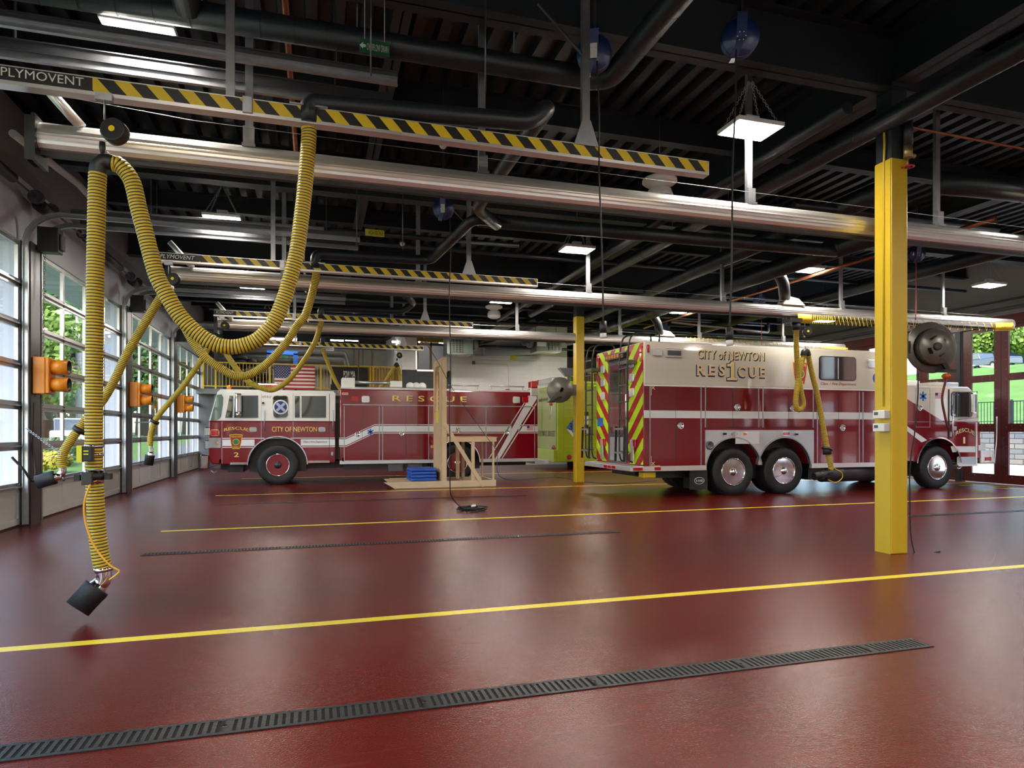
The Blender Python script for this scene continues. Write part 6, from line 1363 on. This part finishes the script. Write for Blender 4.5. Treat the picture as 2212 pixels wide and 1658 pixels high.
a, b_ = aY(794, 842, 28.3), aY(866, 797, 28.3); o = MB().box(a[0], b_[0], 28.25, 28.3, 3.15, b_[2]).build('particle_board', OSB, None, loc=(a[0], 28.3, 3.15)); tag(o, 'brown particle board panel behind the right end of the yellow railing', 'board')
lum = thing('stud_partition', 'unfinished pine stud partition seen through the opening in the block wall', 'partition', (4.8, 28.6, 3.2))
for xx in (4.35, 4.95, 5.6): MB().box(xx - .05, xx + .05, 28.9, 28.99, 3.15, 6.2).build('stud', WOOD, lum)
MB().box(3.9, 6.2, 28.9, 28.99, 5.3, 5.4).build('header', WOOD, lum); 
o = MB().box(3.6, 7.2, 28.5, 28.62, 5.42, 5.62).build('crane_beam', YEL, None, loc=(3.6, 28.5, 5.5)); tag(o, 'yellow painted beam above the opening in the block wall', 'beam')
struct(MB().box(4.15, 10.6, 31, 31.1, 3, 6.2).build('wall_inner', WALLG)); struct(MB().box(3.5, 10.9, 27.6, 34, 2.95, 3.14).build('floor_upper_room', MATS['slab_edge']))
for k, (u0, u1, v, Yd) in enumerate(((713, 743, 734, 28.3), (745, 775, 734, 28.3), (580, 642, 731, 28.9), (604, 638, 740, 30.5), (846, 860, 738, 29.5), (900, 908, 738, 29.8), (948, 963, 742, 29.4))):
    a, b_ = aY(u0, v, Yd), aY(u1, v, Yd); t = thing('tube_light', 'glowing white tube light over the mezzanine', 'ceiling light', (a[0], Yd, a[2]), 'tube lights over the mezzanine')
    MB().box(a[0], b_[0], Yd - .06, Yd + .06, a[2] + .03, a[2] + .09).build('fixture_body', WHT, t); MB().box(a[0] + .02, b_[0] - .02, Yd - .05, Yd + .05, a[2] - .03, a[2] + .03).build('glowing_tube', TUBEM, t)
    MB().cyl(((a[0] + b_[0]) / 2, Yd, a[2] + .09), ((a[0] + b_[0]) / 2, Yd, 6.37), .01, 6).build('stem', DSTEEL, t)
for k, (z, r_) in enumerate(((4.6, .14), (5.0, .09), (5.3, .06))): ductpipe(['large grey pipe along the mezzanine back wall', 'grey pipe above the large one on the mezzanine wall', 'thin grey pipe highest on the mezzanine wall'][k], [(-4.3, 33.2 - k * .3, z), (1.4, 33.2 - k * .3, z), (1.4 + k * .3, 33.2 - k * .3, 3.2)], r_, 'pipe', 'wall_pipe', whp, rings=0)
for k in range(3): ductpipe('thin grey conduit standing on the cream mezzanine wall, %s of three' % ('left', 'middle', 'right')[k], [(1.9 + k * .45, 34.2, 3.2), (1.9 + k * .45, 34.2, 6.2)], .03, 'conduit', 'wall_conduit', whp, rings=0)
ro = thing('hanging_rope', 'brown rope hanging in front of the black banner', 'rope', aY(775, 735, 27.5)); MB().tube([(aY(775, 733, 27.5)[0], 27.5, 6.37), aY(775, 733, 27.5), aY(775, 780, 27.5), aY(774, 826, 27.5)], .025, 8).build('rope', mat('rope_brown', (.16, .09, .05), .8), ro)
# ================================================================== OUTDOORS
def smooth01(t_): t_ = max(0, min(1, t_)); return t_ * t_ * (3 - 2 * t_)
GRASS = mat('lawn', (.085, .17, .018), .9, var=.35, vscale=1.2, bump=.6, bscale=30); ROAD = mat('asphalt', (.12, .12, .125), .85, var=.1); PAVE = mat('bright_paving', (.50, .48, .45), .8, var=.05)
def terrain(name, x0, x1, y0, y1, fz, m, n_=40, st=True):
    mb = MB(); 
    for i in range(n_ + 1):
        for k in range(n_ + 1): x = x0 + (x1 - x0) * i / n_; y = y0 + (y1 - y0) * k / n_; mb.v.append((x, y, fz(x, y)))
    for i in range(n_):
        for k in range(n_): b0 = i * (n_ + 1) + k; mb.f.append([b0, b0 + n_ + 1, b0 + n_ + 2, b0 + 1]); mb.m.append(0); mb.sm.append(True)
    return struct(mb.build(name, m))
def lz(x, y): return -.06 + 1.15 * smooth01(((-x - 6) * .75 + max(0, y - 14) * .55 - 4) / 22)
terrain('ground_left', -140, LX - .36, -40, 190, lz, GRASS, 60)
terrain('ground_drive', -7.5, LX - .3, -20, 60, lambda x, y: .0 if y < 18 else lz(x, y) + .03, ROAD, 30)
def road(name, d0, d1):
    mb = MB(); n_ = 60
    for i in range(n_ + 1):
        t_ = i / n_; y = -30 + 200 * t_
        for d in (d0, d1):
            x = -d - .12 * max(0, y - 10); mb.v.append((x, y, lz(x, y) + .06))
    for i in range(n_): mb.f.append([2 * i, 2 * i + 1, 2 * i + 3, 2 * i + 2]); mb.m.append(0); mb.sm.append(True)
    return struct(mb.build(name, ROAD))
road('street_left', 13, 22)
def leafball(m, c, r, n_, rnd, ls=.35, flat_=.8):
    c = Vector(c)
    for i in range(n_):
        d = Vector((rnd.gauss(0, 1), rnd.gauss(0, 1), rnd.gauss(0, 1))).normalized(); q = c + Vector((d.x * r, d.y * r, d.z * r * flat_)) * (rnd.random() ** .35)
        n1 = (d + Vector((rnd.uniform(-.8, .8), rnd.uniform(-.8, .8), rnd.uniform(-.3, .9)))).normalized(); a = n1.orthogonal().normalized(); b_ = n1.cross(a); s = ls * rnd.uniform(.6, 1.3)
        m.add([q - a * s, q + b_ * s * .6, q + a * s, q - b_ * s * .6], [(0, 1, 2, 3)])
LEAF = [mat('leaf_dark', (.055, .13, .022), .7, var=.4, vscale=.8), mat('leaf_light', (.16, .25, .03), .7, var=.4, vscale=.8), mat('leaf_pine', (.03, .085, .035), .7, var=.3, vscale=.8), mat('leaf_gold', (.34, .30, .04), .7, var=.4, vscale=.8)]
BARK = mat('bark', (.10, .07, .05), .9, bump=.5, bscale=12)
def tree(x, y, z, h_, r, lf, label, seed, name='tree'):
    rnd = random.Random(seed); t = thing(name, label, 'tree' if name == 'tree' else 'bush', (x, y, z))
    if name == 'tree':
        tr = MB().tube([(x, y, z - .3), (x + .1, y, z + h_ * .3), (x, y + .1, z + h_ * .75)], [r * .09, r * .07, r * .03], 8)
        for k in range(5): a = k * 1.3; tr.tube([(x, y, z + h_ * (.3 + .07 * k)), (x + math.cos(a) * r * .6, y + math.sin(a) * r * .6, z + h_ * (.5 + .07 * k))], [r * .04, r * .015], 6)
        tr.build('trunk', BARK, t)
    cr = MB()
    if lf == 2:
        for k in range(10): f = k / 10; leafball(cr, (x, y, z + h_ * (.2 + .8 * f)), r * (1 - f * .85), 800, rnd, .18, .35)
    else:
        for k in range(11):
            a = rnd.uniform(0, 2 * PI); q = rnd.random(); leafball(cr, (x + math.cos(a) * r * .6 * q, y + math.sin(a) * r * .6 * q, z + h_ * (rnd.uniform(.35, .85) if name == 'tree' else .5)), r * rnd.uniform(.38, .6), 900 if name == 'tree' else 400, rnd, .19 if name == 'tree' else .07, .8)
    cr.build('crown' if name == 'tree' else 'foliage', LEAF[lf], t)
def ground_at(u, d): r = ray(u, 930); return (r[0] * d, r[1] * d)
trees = [(60, 34, 8, 3.6, 1, 'yellow green tree outside the nearest left door, beside the post'), (100, 40, 9.5, 4, 0, 'dark green street tree seen through the left side of the third door'), (128, 50, 12, 5, 2, 'tall dark conifer seen through the door behind the big hose'), (160, 46, 8.5, 4.5, 1, 'light green rounded tree behind the pale parked car'),
         (178, 62, 11, 6, 0, 'dark green tree behind the utility pole'), (303, 60, 12, 5, 1, 'light green tree seen through the fourth door'), (322, 52, 10, 4.5, 0, 'dark green tree seen through the middle of the fourth door'), (345, 70, 13, 6, 1, 'light green tree beyond the second traffic signal'), (403, 75, 13, 6, 0, 'distant dark green tree through the farthest door'), (20, 36, 7, 3.5, 0, 'dark green tree at the extreme left beyond the cut-off door'), (425, 90, 14, 7, 1, 'pale distant tree left of the white cab')]
for i, (u, d, h_, r, lf, lab) in enumerate(trees):
    x, y = ground_at(u, d); tree(x, y, lz(x, y), h_, r, lf, lab, 100 + i)
x, y = ground_at(100, 22); tree(x, y, lz(x, y), .9, .8, 3, 'golden flowering bush on the lawn outside the third door', 55, 'bush')
for i, (u, d) in enumerate(((88, 24), (112, 25), (140, 27))): x, y = ground_at(u, d); tree(x, y, lz(x, y), 1.1, .9, 0, ['dark green bush left of the golden bush outdoors', 'dark green bush right of the golden bush outdoors', 'dark green bush beside the pale parked car'][i], 60 + i, 'bush')
def simple_car(c, ang, L_, col, label, name='car', pick=False):
    t = thing(name, label, 'car', c); R_ = Matrix.Rotation(ang, 3, 'Z'); C0 = Vector(c)
    def tf(mb): mb.v = [tuple(C0 + R_ @ Vector(v)) for v in mb.v]; return mb
    w2 = .9; l2 = L_ / 2
    body = [(-l2, .35), (l2, .35), (l2, .75), (l2 - .3, .92), (-l2 + .1, .98), (-l2, .8)]
    tf(MB().prism(body, 'y', -w2, w2)).build('body', col, t, bev=.06)
    cab = [(-l2 * .75, .95), (l2 * .45, .92), (l2 * .15, 1.45), (-l2 * .55, 1.48)] if not pick else [(-l2 * .1, .95), (l2 * .5, .92), (l2 * .3, 1.5), (0, 1.52)]
    tf(MB().prism(cab, 'y', -w2 * .82, w2 * .82)).build('cabin', DGLASS, t, bev=.05)
    top = [(cab[3][0] + .02, cab[3][1] - .02), (cab[2][0], cab[2][1] - .02), (cab[2][0] - .1, cab[2][1] + .04), (cab[3][0] + .12, cab[3][1] + .04)]
    tf(MB().prism(top, 'y', -w2 * .8, w2 * .8)).build('roof_panel', col, t)
    for sx in (-.62, .62):
        for sy in (-1, 1):
            wv = MB().lathe([(.18, -.1), (.30, -.1), (.34, -.06), (.34, .06), (.30, .1), (.18, .1)], (sx * l2, sy * w2 * .9, .34), (0, 1, 0), 20, closed=True); tf(wv).build('wheel', RUB, t)
            tf(MB().lathe([(.19, -.06), (.19, .06), (.02, .08), (.02, -.08)], (sx * l2, sy * w2 * .92, .34), (0, 1, 0), 16)).build('hubcap', ALU, t)
x, y = ground_at(158, 30); simple_car((x, y, lz(x, y) + .04), 1.9, 4.5, TWHT, 'white car parked outside, seen through the third left door')
x, y = ground_at(225, 27); 
pol = thing('utility_pole', 'grey utility pole outside the third left door', 'pole', (ground_at(170, 38)[0], ground_at(170, 38)[1], 1)); px_, py_ = ground_at(170, 38); MB().cyl((px_, py_, 0.5), (px_, py_, 8.5), .16, 12).build('shaft', mat('pole_grey', (.35, .33, .31), .8), pol); MB().box(px_ - .9, px_ + .9, py_ - .06, py_ + .06, 7.4, 7.55).build('cross_arm', MATS['pole_grey'], pol)
# right side
terrain('ground_right', RX + .3, 31.0, -60, 90, lambda x, y: -.02, PAVE, 10)
def rz_(x, y): return -.1 + 1.85 * (1 if x > 30.2 else 0) + 4.9 * smooth01((x - 31) / 22) - (0 if y > 5 else min(1.5, (5 - y) * .2))
terrain('ground_hill', 30.3, 120, 5, 120, rz_, GRASS, 60)
STONE = brick_mat('dry_stone', (.30, .25, .19), (.16, .16, .165), (.06, .055, .05), .75, .23, .85, .02, .018, swap=1)
sw = MB().box(30.0, 30.5, 5, 90, -.1, 1.82).build('stone_wall', STONE, None, loc=(30, 5, 0)); tag(sw, 'low dry stone retaining wall outside the red folding doors', 'wall')
fz = thing('iron_fence', 'black iron picket fence on the stone wall outside', 'fence', (30.3, 5, 1.8))
MB().box(30.28, 30.32, 5, 60, 2.82, 2.86).box(30.28, 30.32, 5, 60, 1.92, 1.95).build('rails', BLK, fz)
m = MB(); 
for k in range(360): m.box(30.29, 30.31, 5.1 + k * .15, 5.12 + k * .15, 1.82, 2.84)
o = m.build('pickets', BLK, fz); o['kind'] = 'stuff'
for k in range(20): MB().box(30.26, 30.34, 5 + k * 2.8, 5.08 + k * 2.8, 1.8, 2.92).build('fence_post', BLK, fz)
for i, (u, d, h_, r, lf, lab) in enumerate(((2105, 62, 9, 5, 1, 'light green tree on the hill outside, above the folding door leaf'), (2180, 66, 9, 5, 0, 'dark green tree on the hill at the right edge'), (2060, 70, 10, 5.5, 1, 'light green tree on the hill left of the black door post'), (2230, 58, 8, 4, 1, 'light green tree at the far right edge of the hill'), (2010, 75, 10, 6, 0, 'dark green tree on the hill behind the grey reel'))):
    x, y = ground_at(u, d); tree(x, y, rz_(x, y) - .3, h_, r, lf, lab, 200 + i)
x, y = ground_at(2128, 56); simple_car((x, y, rz_(x, y)), 1.4, 5.4, mat('car_navy', (.02, .03, .06), .2, coat=1.), 'dark pickup truck parked on the grassy hill', 'pickup_truck', True)
x, y = ground_at(2215, 64); t = thing('house', 'blue house with a pale roof on the hill at the right edge', 'house', (x, y, rz_(x, y)))
MB().box(x - 3, x + 5, y - 5, y + 4, rz_(x, y) - .5, rz_(x, y) + 4).build('wall', mat('house_blue', (.08, .16, .26), .7), t); MB().prism([(y - 5.6, rz_(x, y) + 4), (y + 4.6, rz_(x, y) + 4), (y - .5, rz_(x, y) + 7)], 'x', x - 3.4, x + 5.4).build('roof', mat('roof_grey', (.3, .3, .32), .8), t)
# brick building opposite, mirrored in the truck sides
BR = brick_mat('red_brick', (.40, .10, .06), (.32, .08, .05), (.35, .30, .26), .22, .075, .8, .004, .008, swap=1)
bb = thing('brick_building', 'red brick building with white windows across the paving', 'building', (33, -12, 0))
MB().box(33, 45, -30, 3, 0, 9).build('wall', BR, bb)
for k in range(7):
    for zz in (1.2, 5.0): MB().box(32.93, 33, -27 + k * 4.2, -25.3 + k * 4.2, zz, zz + 2.2).build('window', WHT, bb)
MB().box(32.85, 33, -30, 3, 8.6, 9.2).box(32.9, 33, -30, 3, 4.1, 4.35).build('white_cornice', WHT, bb)
